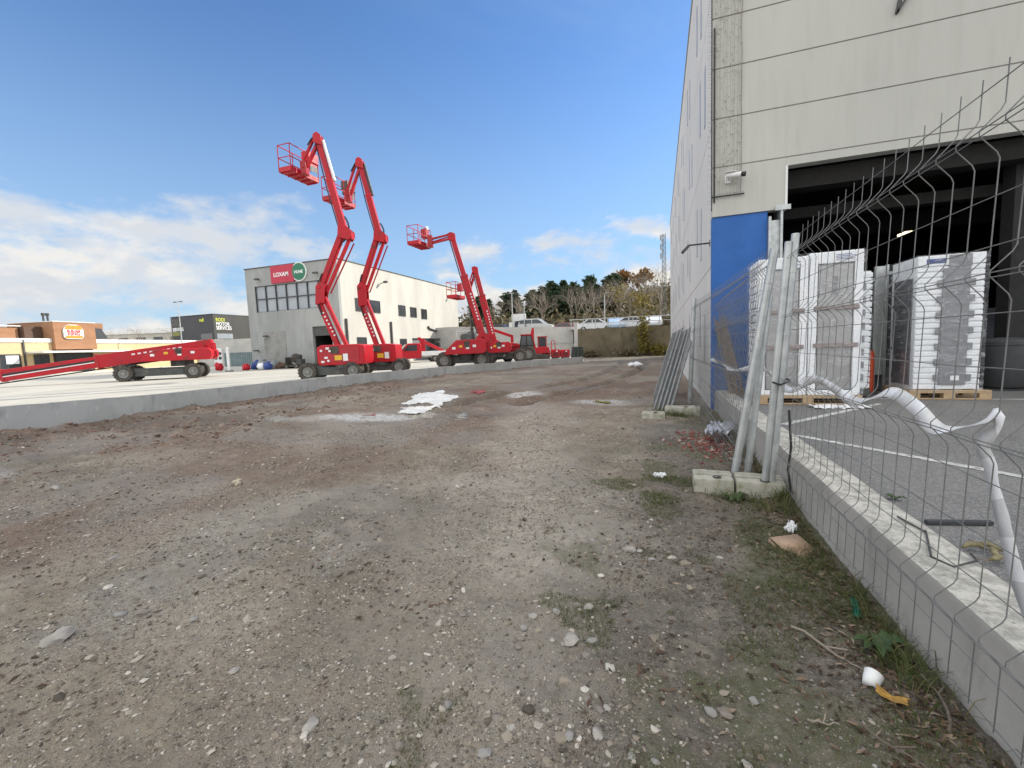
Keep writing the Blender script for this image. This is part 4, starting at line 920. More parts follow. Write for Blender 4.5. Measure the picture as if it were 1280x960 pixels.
mm = MB(); mm.tube([(1.15, -.5, .5), (1.2, -.5, 1.5), (1.35, -.5, 1.62), (1.5, -.5, 1.45), (1.5, -.5, .4)], .04, 6); mm.build('hoop', RED, T)
for i, (x, w, h, s) in enumerate(((0, .74, .74, 'with a rounded grille'), (.80, .80, .80, 'between two others'), (1.62, .82, .76, 'nearest the dark container'))):
    e = Vector((math.cos(YAW), math.sin(YAW))); P0 = Vector((-10.1 + .1, 36.77)) + e * (.30 + x)
    T = thing('generator', 'red generator box in a row by the back wall, ' + s, 'generator', (P0.x, P0.y, .2), YAW, 'red generator boxes by the back wall')
    mm = MB(); mm.prism([(0, .12), (w - .05, .12), (w - .05, h - .06), (w - .12, h), (.06, h), (0, h - .06)], -.4, .4); b = mm.build('housing', RED, T, bevel=.03)
    mm = MB(); mm.box(0.05, w - .1, -.35, .35, 0, .12); mm.build('skid', DARK, T)
    mm = MB(); 
    for k in range(4): mm.box(.12, w - .2, -.415, -.402, .25 + k * .09, .30 + k * .09)
    mm.build('vent_grille', CABLE, b); mm = MB(); mm.box(w * .5, w * .5 + .12, -.412, -.402, h - .22, h - .1); mm.build('white_sticker', LABELW, b)
T = thing('skip_container', 'dark green black skip at the end of the row of red generators', 'container', (-7.3, 37.9, .2), YAW)
mm = MB(); mm.prism([(0, 0), (.1, .9), (.05, .95), (1.0, .95), (.95, .9), (1.0, 0)], -.5, .5); mm.build('tub', M('dark_green_steel', (.025, .04, .035), (.02, .03, .028), 2, .6), T, bevel=.02)
mm = MB()
for x in (.12, .45, .78): mm.box(x, x + .08, -.56, -.505, 0, .85)
mm.build('rib', DARK, T)
T = thing('storage_tank', 'dark grey steel tank standing behind the cream shop corner', 'tank', (-20.6, 46.0, .2), YAW)
mm = MB(); mm.lathe([(.0, 0), (1.1, .02), (1.2, .15), (1.2, 2.6), (1.1, 2.8), (.3, 3.0), (.3, 3.15)], (0, 0, 0), (0, 0, 1), 24); mm.build('shell', DARK, T)
mm = MB()
for x in (-1.5, 1.5): mm.tube([(x, -.9, 0), (x, -.9, 3.2)], .06, 6)
mm.tube([(-1.5, -.9, 3.1), (1.5, -.9, 3.1)], .05, 6); mm.tube([(-1.5, -.9, 1.5), (1.5, -.9, 1.5)], .05, 6); mm.build('frame', GALV, T)
# clutter near the shop front
rr = random.Random(8)
for i, (x, y, s, mt, lb) in enumerate(((-33.6, 29.4, .8, BAGG, 'grey rubbish bag slumped against the sheet metal skirting'), (-32.9, 28.6, .55, FOAM, 'white bulging rubbish bag between the grey and blue bags'), (-31.9, 28.4, .62, BAGB, 'blue rubbish bag at the right end of the bag pile'), (-34.2, 28.2, .5, RED, 'red bundle at the front of the bag pile'), (-34.6, 29.6, .75, BAGB, 'blue bag at the left end of the bag pile'), (-32.5, 29.6, .7, BAGG, 'grey bag at the back of the bag pile'))):
    mm = MB(); mm.rock((0, 0, s * .5), s * .72, s * .6, s * .65, rr, sub=2); mm.rock((.1, 0, s * 1.05), s * .2, s * .2, s * .2, rr)
    tag(mm.build('rubbish_bag', mt, smooth=True, loc=(x, y, .18)), lb, 'bag', 'rubbish bags beside the shop')
mm = MB(); mm.rock((0, 0, .2), 1.1, .6, .55, rr, sub=2); mm.rock((.9, .1, .2), .8, .5, .4, rr, sub=2); tag(mm.build('earth_heap', BROWNH, smooth=True, loc=(-32.6, 30.0, .15)), 'low brown earth heap against the grey shop front', 'heap')
T = thing('scrap_rack', 'dark steel scrap rack on wheels by the shop doorway', 'rack', (-30.4, 29.9, .2))
mm = MB(); mm.box(-.8, .6, -.35, .35, .15, .28); mm.box(-.8, -.72, -.35, .35, .28, 1.0); mm.box(.3, .9, -.25, .25, .28, .8); mm.build('frame', DARK, T, bevel=.02)
mm = MB(); mm.rock((.2, 0, .85), .5, .35, .5, rr, sub=2); mm.build('tangled_scrap', BLK, T)
for x in (-.6, .5): wheel(T, x, -.4, .18, .1, -1)
T = thing('barrier_post', 'white upright post beside the sheet metal skirting', 'post', (-34.3, 26.7, .2))
mm = MB(); mm.box(-.14, .14, -.05, .05, 0, 2.05); mm.build('post', WHITE, T, bevel=.02); mm = MB(); mm.box(-.25, .25, -.2, .2, 0, .08); mm.build('foot', DARK, T)
T = thing('warning_board', 'narrow white board with red base behind the lowered boom', 'board', (-36.1, 27.2, .2), YAW)
mm = MB(); mm.box(-.35, .35, -.03, .03, .7, 2.0); mm.build('panel', WHITE, T, bevel=.02); mm = MB(); mm.rock((0, 0, .4), .32, .2, .42, rr, sub=2); mm.build('red_base', RED, T, smooth=True)
mm = MB()
for x in (-.18, .18):
    for z in (1.15, 1.55): mm.lathe([(.14, 0), (.14, .01)], (x, -.035, z), (0, -1, 0), 14)
mm.build('dark_symbol', FRAME, T)
# ------------------------------------------------------------------ cars on the terrace, lamps, billboard
def car(name, label, loc, rz, mat, kind, group='cars parked along the upper road'):
    T = thing(name, label, 'car', loc, rz, group)
    if kind == 'van': prof = [(-2.2, .3), (-2.25, .9), (-2.15, 1.25), (-1.95, 1.72), (-1.5, 1.8), (.55, 1.76), (1.35, 1.12), (2.15, .95), (2.25, .6), (2.2, .3)]; wp = [(-1.95, 1.2), (-1.8, 1.65), (.45, 1.66), (1.1, 1.15)]
    else: prof = [(-2.1, .3), (-2.15, .75), (-2.0, .98), (-1.45, 1.05), (-.85, 1.42), (.35, 1.44), (1.1, 1.02), (1.95, .85), (2.1, .6), (2.05, .3)]; wp = [(-1.3, 1.04), (-.8, 1.36), (.30, 1.38), (.9, 1.02)]
    mm = MB(); mm.prism(prof, -.86, .86); b = mm.build('body', mat, T, bevel=.07)
    for s in (-1, 1):
        mm = MB(); mm.prism(wp, s * .866, s * .874); mm.build('side_window', GLASS, b)
        mm = MB()
        for x in (-.35,): mm.box(x - .04, x + .04, s * .87 - .012, s * .87 + .012, wp[0][1], wp[1][1])
        mm.build('window_pillar', mat, b)
    mm = MB(); a, c = wp[3], wp[2]; mm.add([(a[0] + .12, -.74, a[1] - .0), (a[0] + .12, .74, a[1]), (c[0] + .13, .66, c[1] + .01), (c[0] + .13, -.66, c[1] + .01)], [(0, 1, 2, 3)]); mm.build('windscreen', GLASS, b)
    for s in (-1, 1): mm = MB(); mm.box(prof[-2][0] - .08, prof[-2][0] + .01, s * .6 - .2, s * .6 + .2, .62, .78); mm.build('headlight', LABELW, b)
    for x in (-1.35, 1.3):
        for s in (-1, 1):
            mm = MB(); mm.lathe([(.19, -.1), (.31, -.1), (.31, .1), (.19, .1)], (x, s * .78, .31), (0, 1, 0), 16, cap=False); o = mm.build('wheel', BLK, T); mm = MB(); mm.lathe([(.19, 0), (.19, .11), (.05, .12)], (x, s * .78, .31), (0, s, 0), 14); mm.build('rim', RIM, o)
    return T
g = lambda x, y: float(hz(np.array([x]), np.array([y]))[0])
car('minivan', 'silver minivan parked above the back wall', (-14.4, 52.3, g(-14.4, 52.3) - .12), 0, CARS, 'van')
car('parked_car', 'dark red low car parked between the minivan and the gate pillar', (-10.6, 52.6, g(-10.6, 52.6) - .45), 0, CARR, 'sedan')
car('parked_car', 'dark blue car parked left of the white cabinet above the yard', (-19.3, 52.8, g(-19.3, 52.8) - .25), 0, CARB, 'sedan')
car('parked_car', 'white car nearest the gate pillar above the mossy wall', (-6.75, 50.2, 2.72), 0.05, CARW, 'sedan')
car('parked_car', 'pale blue car between two white cars above the mossy wall', (-4.55, 50.6, 2.72), -1.45, CARLB, 'sedan')
car('parked_car', 'white car right of the pale blue one above the mossy wall', (-2.75, 50.3, 2.74), .04, CARW, 'sedan')
car('parked_car', 'white car nose on beside the warehouse corner above the mossy wall', (-.6, 50.4, 2.74), -1.5, CARW, 'sedan')
T = thing('utility_cabinet', 'white utility cabinet standing between the dark cars above the yard', 'cabinet', (-17.35, 51.6, 3.3)); mm = MB(); mm.box(-.35, .35, -.25, .25, 0, 1.15); mm.build('housing', WHITE, T, bevel=.02); mm = MB(); mm.box(-.4, .4, -.3, .3, 1.152, 1.2); mm.build('lid', DARK, T)
T = thing('waste_container', 'dark blue waste container beside the white utility cabinet', 'container', (-16.45, 51.8, 3.3)); mm = MB(); mm.prism([(-.42, 0.1), (-.5, 1.05), (.5, 1.05), (.42, .1)], -.35, .35); mm.build('tub', CARB, T, bevel=.03); mm = MB(); mm.prism([(-.52, 1.06), (-.3, 1.22), (.3, 1.22), (.52, 1.06)], -.38, .38); mm.build('lid', DARK, T)
T = thing('billboard', 'blank white billboard on a post in front of the conifers', 'billboard', (-16.9, 53, g(-16.9, 53)))
mm = MB(); mm.box(-.95, .95, -.06, .06, 1.25, 2.45); mm.build('panel', WHITE, T, bevel=.01); mm = MB(); mm.box(-.07, .07, -.0, .12, 0, 1.3); mm.build('post', GALV, T)
mm = MB()
mm.tube([(-9.2, 47.0, 4.02), (1.5, 47.0, 3.95)], .05, 6); mm.tube([(-9.2, 47.0, 3.6), (1.5, 47.0, 3.5)], .035, 6)
for k in range(9): mm.tube([(-9.0 + k * 1.3, 47.0, 2.8), (-9.0 + k * 1.3, 47.0, 4.0)], .04, 6)
tag(mm.build('guard_railing', GALV), 'pale metal railing along the top of the mossy retaining wall', 'railing')
def lamp(x, y, z, h, label, arm=True, grp='street lamps beyond the yard'):
    T = thing('street_lamp', label, 'street lamp', (x, y, z), 0, grp)
    mm = MB(); mm.tube([(0, 0, 0), (0, 0, h)], [.09, .05], 8); mm.build('pole', GALV, T)
    mm = MB(); mm.tube([(0, 0, h), (.1, -.1, h + .25), (.8, -.3, h + .35)], .035, 6) if arm else mm.tube([(-.5, 0, h), (.5, 0, h)], .04, 6); mm.build('arm', GALV, T)
    mm = MB(); 
    if arm: mm.box(.6, 1.15, -.45, -.2, h + .28, h + .38)
    else: mm.box(-.75, -.35, -.15, .15, h - .05, h + .05); mm.box(.35, .75, -.15, .15, h - .05, h + .05)
    mm.build('lamp_head', DARK, T)
lamp(-16.9, 50.5, 3.3, 4.55, 'plain pole street lamp right behind the white billboard', False)
lamp(-15.6, 51.2, 3.3, 2.9, 'short street lamp with curved arm beside the billboard')
lamp(-63.4, 42.7, .0, 9.35, 'tall twin headed street lamp before the black workshop', False)
lamp(-6.3, 55, 3.0, 4.3, 'slender street lamp among bare trees above the white cars')
T = thing('lattice_mast', 'grey lattice antenna mast rising beyond the far corner of the warehouse', 'mast', (.80, 63, 3.0))
mm = MB()
for dx, dy in ((-.3, -.3), (.3, -.3), (.0, .35)): mm.tube([(dx, dy, 0), (dx * .6, dy * .6, 12.7)], .05, 5)
for k in range(18):
    t = k / 18 * 12.5; s = 1 - .4 * k / 18
    mm.tube([(-.3 * s, -.3 * s, t), (.3 * s, -.3 * s, t + .35), (0, .35 * s, t + .7), (-.3 * s, -.3 * s, t + .7)], .025, 4)
mm.build('lattice', WIRE, T); mm = MB()
for k in range(5): mm.box(-.5 + .2 * (k % 2), -.3 + .2 * (k % 2), -.4, -.28, 9.4 + k * .6, 10.1 + k * .6); 
mm.build('antenna_panel', RIM, T)

# ------------------------------------------------------------------ trees
def leaf_cloud(cent, dirs, size, rng, jitter, elong=1.0, per=1):
    """quads of leaf size scattered round given centres"""
    N = len(cent) * per; c = np.repeat(np.asarray(cent), per, 0) + rng.normal(0, 1, (N, 3)) * jitter
    a = rng.normal(0, 1, (N, 3)); a /= np.linalg.norm(a, axis=1)[:, None]
    if dirs is not None: a = a * .55 + np.repeat(np.asarray(dirs), per, 0); a /= np.linalg.norm(a, axis=1)[:, None]
    b = np.cross(a, rng.normal(0, 1, (N, 3))); b /= np.linalg.norm(b, axis=1)[:, None]
    s = size * rng.uniform(.55, 1.35, (N, 1)); a = a * s * elong; b = b * s
    v = np.stack([c - a * .5 - b * .25, c - b * .5 + a * .1, c + a * .6, c + b * .5 + a * .1], 1).reshape(-1, 3)
    f = np.arange(N * 4).reshape(N, 4); tint = np.repeat(np.clip(rng.normal(.45, .25, N), 0, 1), 4); return v, f, tint
def conifer(label, loc, H, Rr, seed, group='dark conifers on the hill', cedar=False):
    rng = np.random.default_rng(seed); T = thing('conifer', label, 'tree', loc, 0, group)
    mm = MB(); mm.tube([(0, 0, -.5), (.05, 0, H * .5), (0, 0, H * .97)], [H * .02, H * .012, .02], 6)
    cents = []; dirs = []; z = H * .10
    while z < H * .97:
        t = (z - H * .10) / (H * .87)
        rad = Rr * ((1 - t) ** (.7 if not cedar else .45)) * rng.uniform(.75, 1.15) + .15
        nb = int(rng.integers(5, 9)); a0 = rng.uniform(0, 6.28)
        for k in range(nb):
            a = a0 + 6.283 * k / nb + rng.normal(0, .25); L = rad * rng.uniform(.55, 1.2); dr = rng.uniform(-.25, .15) if not cedar else rng.uniform(-.05, .25)
            e = (L * math.cos(a), L * math.sin(a), z + dr * L)
            if L > .5: mm.tube([(0, 0, z), e], [.035, .01], 3, cap=False)
            for q in np.linspace(.25, 1.0, max(3, int(L * 4.2))):
                w = .10 + .2 * (1 - q) * L * .3
                for _ in range(3):
                    cents.append((e[0] * q + rng.normal(0, w), e[1] * q + rng.normal(0, w), z + (e[2] - z) * q + rng.normal(0, w * .6))); dirs.append((math.cos(a), math.sin(a), -.15))
        z += H * rng.uniform(.030, .055)
    mm.build('trunk', BARK, T)
    v, f, ti = leaf_cloud(cents, dirs, .26, rng, .10, 1.7, 3); np_mesh('crown', v, f, PINE, ti, T)
    return T
def branches(mm, p, d, L, r, depth, rng, tips, spread=.55):
    d = d / np.linalg.norm(d); n = 3; pts = [p]; q = p
    for i in range(n):
        d = d + rng.normal(0, .10, 3); d[2] += .05; d /= np.linalg.norm(d); q = q + d * L / n; pts.append(q)
    mm.tube([tuple(x) for x in pts], [r * (1 - .45 * i / n) for i in range(n + 1)], 5 if depth > 3 else 3, cap=False)
    if depth == 0: tips.append(q); return
    k = 3 if depth > 1 else 3
    for i in range(k):
        a = rng.uniform(0, 6.28); perp = np.cross(d, rng.normal(0, 1, 3)); perp /= np.linalg.norm(perp)
        nd = d * 1.0 + perp * spread * rng.uniform(.6, 1.4); st = pts[-1] if i == 0 else pts[int(rng.integers(1, n + 1))]
        branches(mm, st, nd, L * rng.uniform(.6, .82), r * .52, depth - 1, rng, tips, spread)
def bare_tree(label, loc, H, seed, group='bare trees along the upper road', leaves=None, mat=PALEBARK, dep=4):
    rng = np.random.default_rng(seed); T = thing('bare_tree' if leaves is None else 'autumn_tree', label, 'tree', loc, rng.uniform(0, 6), group)
    mm = MB(); mm.tube([(0, 0, -.4), (.03, .02, H * .2), (0, 0, H * .36)], [H * .020, H * .015, H * .012], 7); mm.build('trunk', mat, T)
    mm = MB(); tips = []
    for i in range(4): branches(mm, np.array([0, 0, H * (.28 + .03 * i)]), np.array([rng.normal(0, .35), rng.normal(0, .35), 1.0]), H * .27, H * .009, dep, rng, tips, .62)
    mm.build('branches', mat, T, recalc=False)
    if leaves is not None:
        tp = np.array(tips); tp = tp[rng.random(len(tp)) < leaves[1]]
        v, f, ti = leaf_cloud(tp, None, leaves[2], rng, .25, 1.2, leaves[3]); np_mesh('crown', v, f, leaves[0], ti, T)
    return T
cl = ['dense dark conifer on the hill', 'ragged dark conifer on the hill', 'slim dark conifer on the hill', 'broad blue green conifer on the hill']
protos = [conifer('', (0, 0, 0), 9, 2.6, 31), conifer('', (0, 0, 0), 9, 3.1, 32, cedar=True), conifer('', (0, 0, 0), 9, 2.1, 33), conifer('', (0, 0, 0), 9, 3.3, 34, cedar=True)]
spots = [(-33, 78, 8.2, 1, 'rising just right of the cream shop roof'), (-30, 76, 7.6, 0, 'second from the shop roof corner'), (-27.5, 80, 8.4, 3, 'behind the folded boom lift'), (-25, 77, 8.0, 2, 'left of the white billboard'), (-22.3, 79, 8.6, 1, 'standing behind the billboard'), (-19.5, 76, 9.2, 3, 'with a broad crown right of the billboard'), (-16.6, 80, 10.0, 0, 'rising behind the silver minivan'), (-14.2, 77, 9.2, 1, 'tallest above the red car'), (-11.6, 81, 9.6, 2, 'behind the gate pillar'), (-8.6, 84, 9.0, 3, 'above the white cars, broad topped'), (-8.4, 90, 8.6, 1, 'in the second row above the white cars'), (-36, 82, 7.8, 2, 'half hidden by the cream shop roof'), (-12.9, 88, 9.4, 3, 'in the second row behind the gate pillar'), (-20.8, 88, 10.2, 1, 'in the second row behind the billboard'), (-28.8, 88, 9.4, 0, 'in the second row behind the boom lifts')]
used = set()
for i, (x, y, h, k, lb) in enumerate(spots):
    T = protos[k] if k not in used else copy_tree(protos[k]); used.add(k)
    T.location = (x, y, g(x, y) - .3); s = h / 9 * .88; T.scale = (s * 1.05, s * 1.05, s); T.rotation_euler = (0, 0, i * 1.7)
    T['label'] = ('dark conifer on the hill ' + lb); T['group'] = 'dark conifers on the hill'
bp = [bare_tree('', (0, 0, 0), 7, 41), bare_tree('', (0, 0, 0), 7, 42), bare_tree('', (0, 0, 0), 7, 43)]
bs = [(-14.9, 57, 6.6, 0, 'bare pale tree standing behind the silver minivan'), (-9.2, 59, 6.2, 1, 'bare tree rising behind the gate pillar'), (-7.0, 60, 7.2, 2, 'bare tree with the widest crown above the white cars'), (-3.6, 60, 7.8, 0, 'bare tree above the pale blue car'), (-1.7, 64, 7.0, 1, 'bare tree nearest the warehouse wall'), (-19.8, 62, 5.4, 2, 'small bare tree left of the billboard'), (-24.5, 64, 5.6, 0, 'bare tree behind the folded boom lift'), (-11.8, 66, 6.4, 1, 'bare tree behind the dark red car'),
      (-99, 58, 8.4, 2, 'bare tree behind the restaurant tower'), (-93.5, 62, 9.0, 0, 'bare tree between the restaurant and the black workshop'), (-87, 62.5, 9.4, 1, 'bare tree next to the black workshop'), (-104, 57, 7.6, 1, 'small bare tree just right of the restaurant tower'), (.25, 59, 8.6, 2, 'bare tree touching the warehouse corner'), (-6.2, 78, 7.0, 1, 'bare tree half way up the slope above the pale blue car'), (-4.4, 84, 7.2, 0, 'bare tree high on the slope above the pale blue car'), (-2.4, 90, 6.6, 2, 'bare tree near the top of the slope by the warehouse'), (-10.3, 74, 7.6, 0, 'bare tree in front of the conifers behind the gate pillar'), (-18.0, 70, 7.2, 1, 'bare tree in front of the broad conifer right of the billboard'), (-22.5, 70, 6.8, 2, 'bare tree in front of the conifers behind the billboard'), (-27.0, 71, 6.8, 1, 'bare tree in front of the conifers behind the boom lifts'), (-30.5, 70, 6.4, 0, 'bare tree just right of the cream shop wall'), (-13.4, 70, 7.4, 2, 'bare tree in front of the tallest conifer')]
used = set()
for i, (x, y, h, k, lb) in enumerate(bs):
    T = bp[k] if k not in used else copy_tree(bp[k]); used.add(k)
    T.location = (x, y, (g(x, y) if y > 47 and x > -60 else 0) - .1); s = h / 7; T.scale = (s, s, s); T.rotation_euler = (0, 0, i * 2.1); T['label'] = lb; T['group'] = 'bare trees beyond the yard'
bare_tree('yellow leaved tree above the pale blue car', (-5.3, 62.5, g(-5.3, 62.5)), 6.0, 51, 'autumn trees above the yard', (AUT, .45, .30, 2))
bare_tree('yellow leaved tree beside the railing below the open hillside', (-2.1, 58, g(-2.1, 58)), 4.6, 52, 'autumn trees above the yard', (AUT, .5, .28, 2))
bare_tree('russet bushy tree on the crest near the warehouse', (-2.6, 104, g(-2.6, 104)), 5.5, 53, 'autumn trees above the yard', (leafmat('russet_leaves', (.16, .08, .03), (.22, .12, .04), (.26, .17, .06)), .8, .5, 3))
bare_tree('russet tree on the crest behind the tall conifers', (-7.4, 106, g(-7.4, 106)), 6.5, 54, 'autumn trees above the yard', (bpy.data.materials['russet_leaves'], .8, .5, 3))
# undergrowth on the hill and grass tufts
rng = np.random.default_rng(77)
N = 6000; ux = rng.uniform(-44, 6, N); uy = 62 + 50 * rng.random(N) ** 1.3; keep = fbm(ux, uy, 6, 123) + .12 * (uy < 72) > .47
ux, uy = ux[keep], uy[keep]; uz = hz(ux, uy); sc = rng.uniform(.5, 2.2, len(ux))
cent = np.repeat(np.stack([ux, uy, uz], -1), 14, 0); cs = np.repeat(sc, 14); cent = cent + rng.normal(0, 1, cent.shape) * cs[:, None] * np.array([.7, .7, .5]); cent[:, 2] = np.maximum(cent[:, 2], hz(cent[:, 0], cent[:, 1])) + np.abs(rng.normal(0, .4, len(cent))) * cs
v, f, ti = leaf_cloud(cent, None, .42, rng, .05, 1.4, 1); o = np_mesh('undergrowth', v, f, BRUSH, ti); o['kind'] = 'stuff'
N = 9000; ux = rng.uniform(-8, 3, N); uy = rng.uniform(62, 112, N); cent = np.stack([ux, uy, hz(ux, uy) + .08], -1)
v, f, ti = leaf_cloud(cent, np.tile([0, 0, .8], (N, 1)), .30, rng, .05, 1.3, 1); o = np_mesh('hillside_grass', v, f, OLIVE, ti); o['kind'] = 'stuff'
# far wood on the left horizon behind the restaurant
# shrub growing on the retaining wall
T = thing('wall_shrub', 'yellow green shrub climbing the mossy retaining wall beside the warehouse', 'shrub', (-1.35, 43.55, 0))
mm = MB(); cents = []
for k in range(26):
    a = rng.uniform(0, 6.28); x0 = rng.normal(0, .16); zt_ = rng.uniform(1.2, 4.1); e = np.array([x0 + rng.normal(0, .22), rng.normal(-.1, .2), zt_])
    mm.tube([(x0 * .4, 0, 0), tuple(e * np.array([.7, 1, .5])), tuple(e)], [.03, .02, .006], 4, cap=False)
    for q in np.linspace(.25, 1, 26): cents.append(e * np.array([q, 1, q]) + rng.normal(0, .16, 3))
mm.build('stems', BARK, T); v, f, ti = leaf_cloud(cents, None, .17, rng, .08, 1.2, 2); np_mesh('foliage', v, f, YSHRUB, ti, T)
for x, lb, hh in ((-2.9, 'low olive bush at the foot of the mossy wall', .55), (.1, 'russet olive bush between the mossy wall and the warehouse', 1.2), (-6.5, 'low weedy bush at the left foot of the mossy wall', .5)):
    T = thing('bush', lb, 'shrub', (x, 43.5, 0)); mm = MB(); cents = []
    for k in range(20):
        e = np.array([rng.normal(0, .6), rng.normal(-.2, .3), hh * rng.uniform(.5, 1.1)]); mm.tube([(0, 0, 0), tuple(e)], [.02, .006], 3, cap=False)
        for q in np.linspace(.3, 1, 14): cents.append(e * q + rng.normal(0, .14, 3))
    mm.build('stems', BARK, T); v, f, ti = leaf_cloud(cents, None, .16, rng, .08, 1.2, 2); np_mesh('foliage', v, f, YSHRUB if x == .1 else BRUSH, ti, T)
# ------------------------------------------------------------------ wire mesh fence panels
KINK = (2.035, 1.57, 1.05, .43); HOR = (2.20, 2.035, 1.83, 1.67, 1.57, 1.45, 1.27, 1.05, .90, .72, .56, .43, .29, .15)
def mesh_panel(T, A, Bp, fa, fb, step, z0, z1, seed, bulge=0.0, tilt=0):
    """A,Bp: ground ends (x,y). fa(z), fb(z): lean in x at each end. kinked vertical wires and horizontal wires"""
    rng = random.Random(seed); L = math.hypot(Bp[0] - A[0], Bp[1] - A[1]); n = int(L / step); mm = MB()
    def P(t, z, k=0.0):
        xa = A[0] + fa(z); xb = Bp[0] + fb(z)
        return (xa + (xb - xa) * t + bulge * math.sin(PI * t) * (z / 2) - k, A[1] + (Bp[1] - A[1]) * t, z + tilt * (t - .5))
    def kink(z):
        return sum(max(0, 1 - abs(z - kz) / .075) * .065 for kz in KINK)
    zs = sorted(set([z0, z1] + [q for kz in KINK for q in (kz - .085, kz - .065, kz - .008, kz + .008, kz + .065, kz + .085) if z0 < q < z1]))
    for i in range(1, n):
        t = i * step / L + rng.uniform(-.0008, .0008); tp = z1 + rng.uniform(-.006, .006)
        mm.tube([P(t, min(z, tp), kink(z)) for z in zs], .0020, 5, cap=False)
    for z in HOR:
        if not z0 - .02 < z < z1: continue
        pts = [P(j / 14, z + rng.uniform(-.003, .003), kink(z) + .004) for j in range(15)]
        mm.tube(pts, .0020, 5, cap=False)
        if z in KINK: mm.tube([(p[0] + .006, p[1], p[2] - .014) for p in pts],   .0020, 5, cap=False)
    return mm.build('wire_mesh', WIRE, T, recalc=False)
GALVD = M('dull_galvanised', (.26, .27, .27), (.19, .20, .20), 9, .6, .35)
def post(T, a, b, r=.03, twin=0, name='post', mat=None):
    mm = MB(); a = Vector(a); b = Vector(b)
    mm.tube([a, b], r, 12)
    if twin: o = Vector((twin, -.012, -.06)); mm.tube([a + o + Vector((0, 0, .06)), b + o], r * .9, 12)
    for t in (.07, .3, .62, .86):
        p = a.lerp(b, t); mm.tube([p - (b - a).normalized() * .012, p + (b - a).normalized() * .012], r * 1.14, 12)
    o = mm.build(name, mat or GALV, T); return o
FG = 'portable wire mesh fence panels'
T = thing('mesh_fence', 'nearest wire mesh fence panel, kinked wires rising in front of the loading bay', 'fence', (0, 0, 0), 0, FG)
f1 = lambda z: .035 * z
post(T, (.905, 4.12, .12), (1.05, 4.10, 2.215), .030, -.052); post(T, (.99, .42, .0), (1.07, .40, 2.2), .03)
mesh_panel(T, (.985, 4.08), (.985, .45), f1, f1, .115, .13, 2.255, 1)
mm = MB(); mm.tube([(.90, 4.07, 1.02), (.95, 4.06, 1.0), (1.02, 4.07, 1.03), (1.03, 4.15, 1.04), (.98, 4.18, 1.03), (.91, 4.16, 1.02), (.90, 4.07, 1.02)], .008, 6); mm.build('cable_tie', CABLE, T)
mm = MB(); mm.tube([(1.0, 4.0, .80), (1.01, 3.96, .5), (1.0, 4.0, .3), (1.02, 3.97, .12)], .009, 6); mm.build('hanging_strap', CABLE, T)
T = thing('mesh_fence', 'mesh fence panel whose tilted left post stands on the end of the split concrete block', 'fence', (0, 0, 0), 0, FG)
post(T, (.665, 4.40, .12), (.965, 4.38, 2.16), .034); post(T, (.63, 10.0, .03), (.725, 10.0, 2.27), .045)
mesh_panel(T, (.66, 4.44), (.64, 9.95), lambda z: .145 * z - .01, lambda z: .04 * z, .105, .10, 2.2, 2, .03)
T = thing('mesh_fence', 'inner mesh fence panel running from between the two tilted posts to the far one', 'fence', (0, 0, 0), 0, FG)
post(T, (.785, 4.47, .12), (.955, 4.50, 1.78), .030); post(T, (1.03, 10.1, .0), (1.165, 10.05, 2.2), .045)
mesh_panel(T, (.79, 4.52), (1.04, 10.0), lambda z: .11 * z, lambda z: .055 * z, .105, .12, 2.1, 3, -.04)
# stack of folded panels leaning by the far posts
for i in range(5):
    T = thing('folded_fence', ['folded fence panel leaning outermost in the stack by the far fence post', 'second folded fence panel of the leaning stack', 'middle folded fence panel of the leaning stack', 'fourth folded fence panel of the leaning stack', 'folded fence panel leaning innermost in the stack against the post'][i], 'fence', (0, 0, 0), 0, 'folded fence panels leaning in a stack')
    a = (-.10 + i * .075, 9.25 - i * .09, -.01); b = (.44 + i * .075, 10.7 - i * .13, 1.62 + .05 * (i % 2))
    post(T, a, b, .022, name='frame_tube', mat=GALVD); c = (a[0] - .02, a[1] + 2.4, 0); d = (b[0] - .05, b[1] + 2.4, 1.6)
    mm = MB(); A_, B_, C_, D_ = map(Vector, (a, b, c, d))
    for k in range(24): q = (k + 1) / 25; mm.tube([A_.lerp(C_, q), B_.lerp(D_, q)], .003, 4, cap=False)
    for k in range(9): q = (k + 1) / 10; mm.tube([A_.lerp(B_, q), C_.lerp(D_, q)], .003, 4, cap=False)
    mm.build('wire_mesh', WIRE, T, recalc=False); post(T, c, d, .020, name='frame_tube', mat=GALVD)
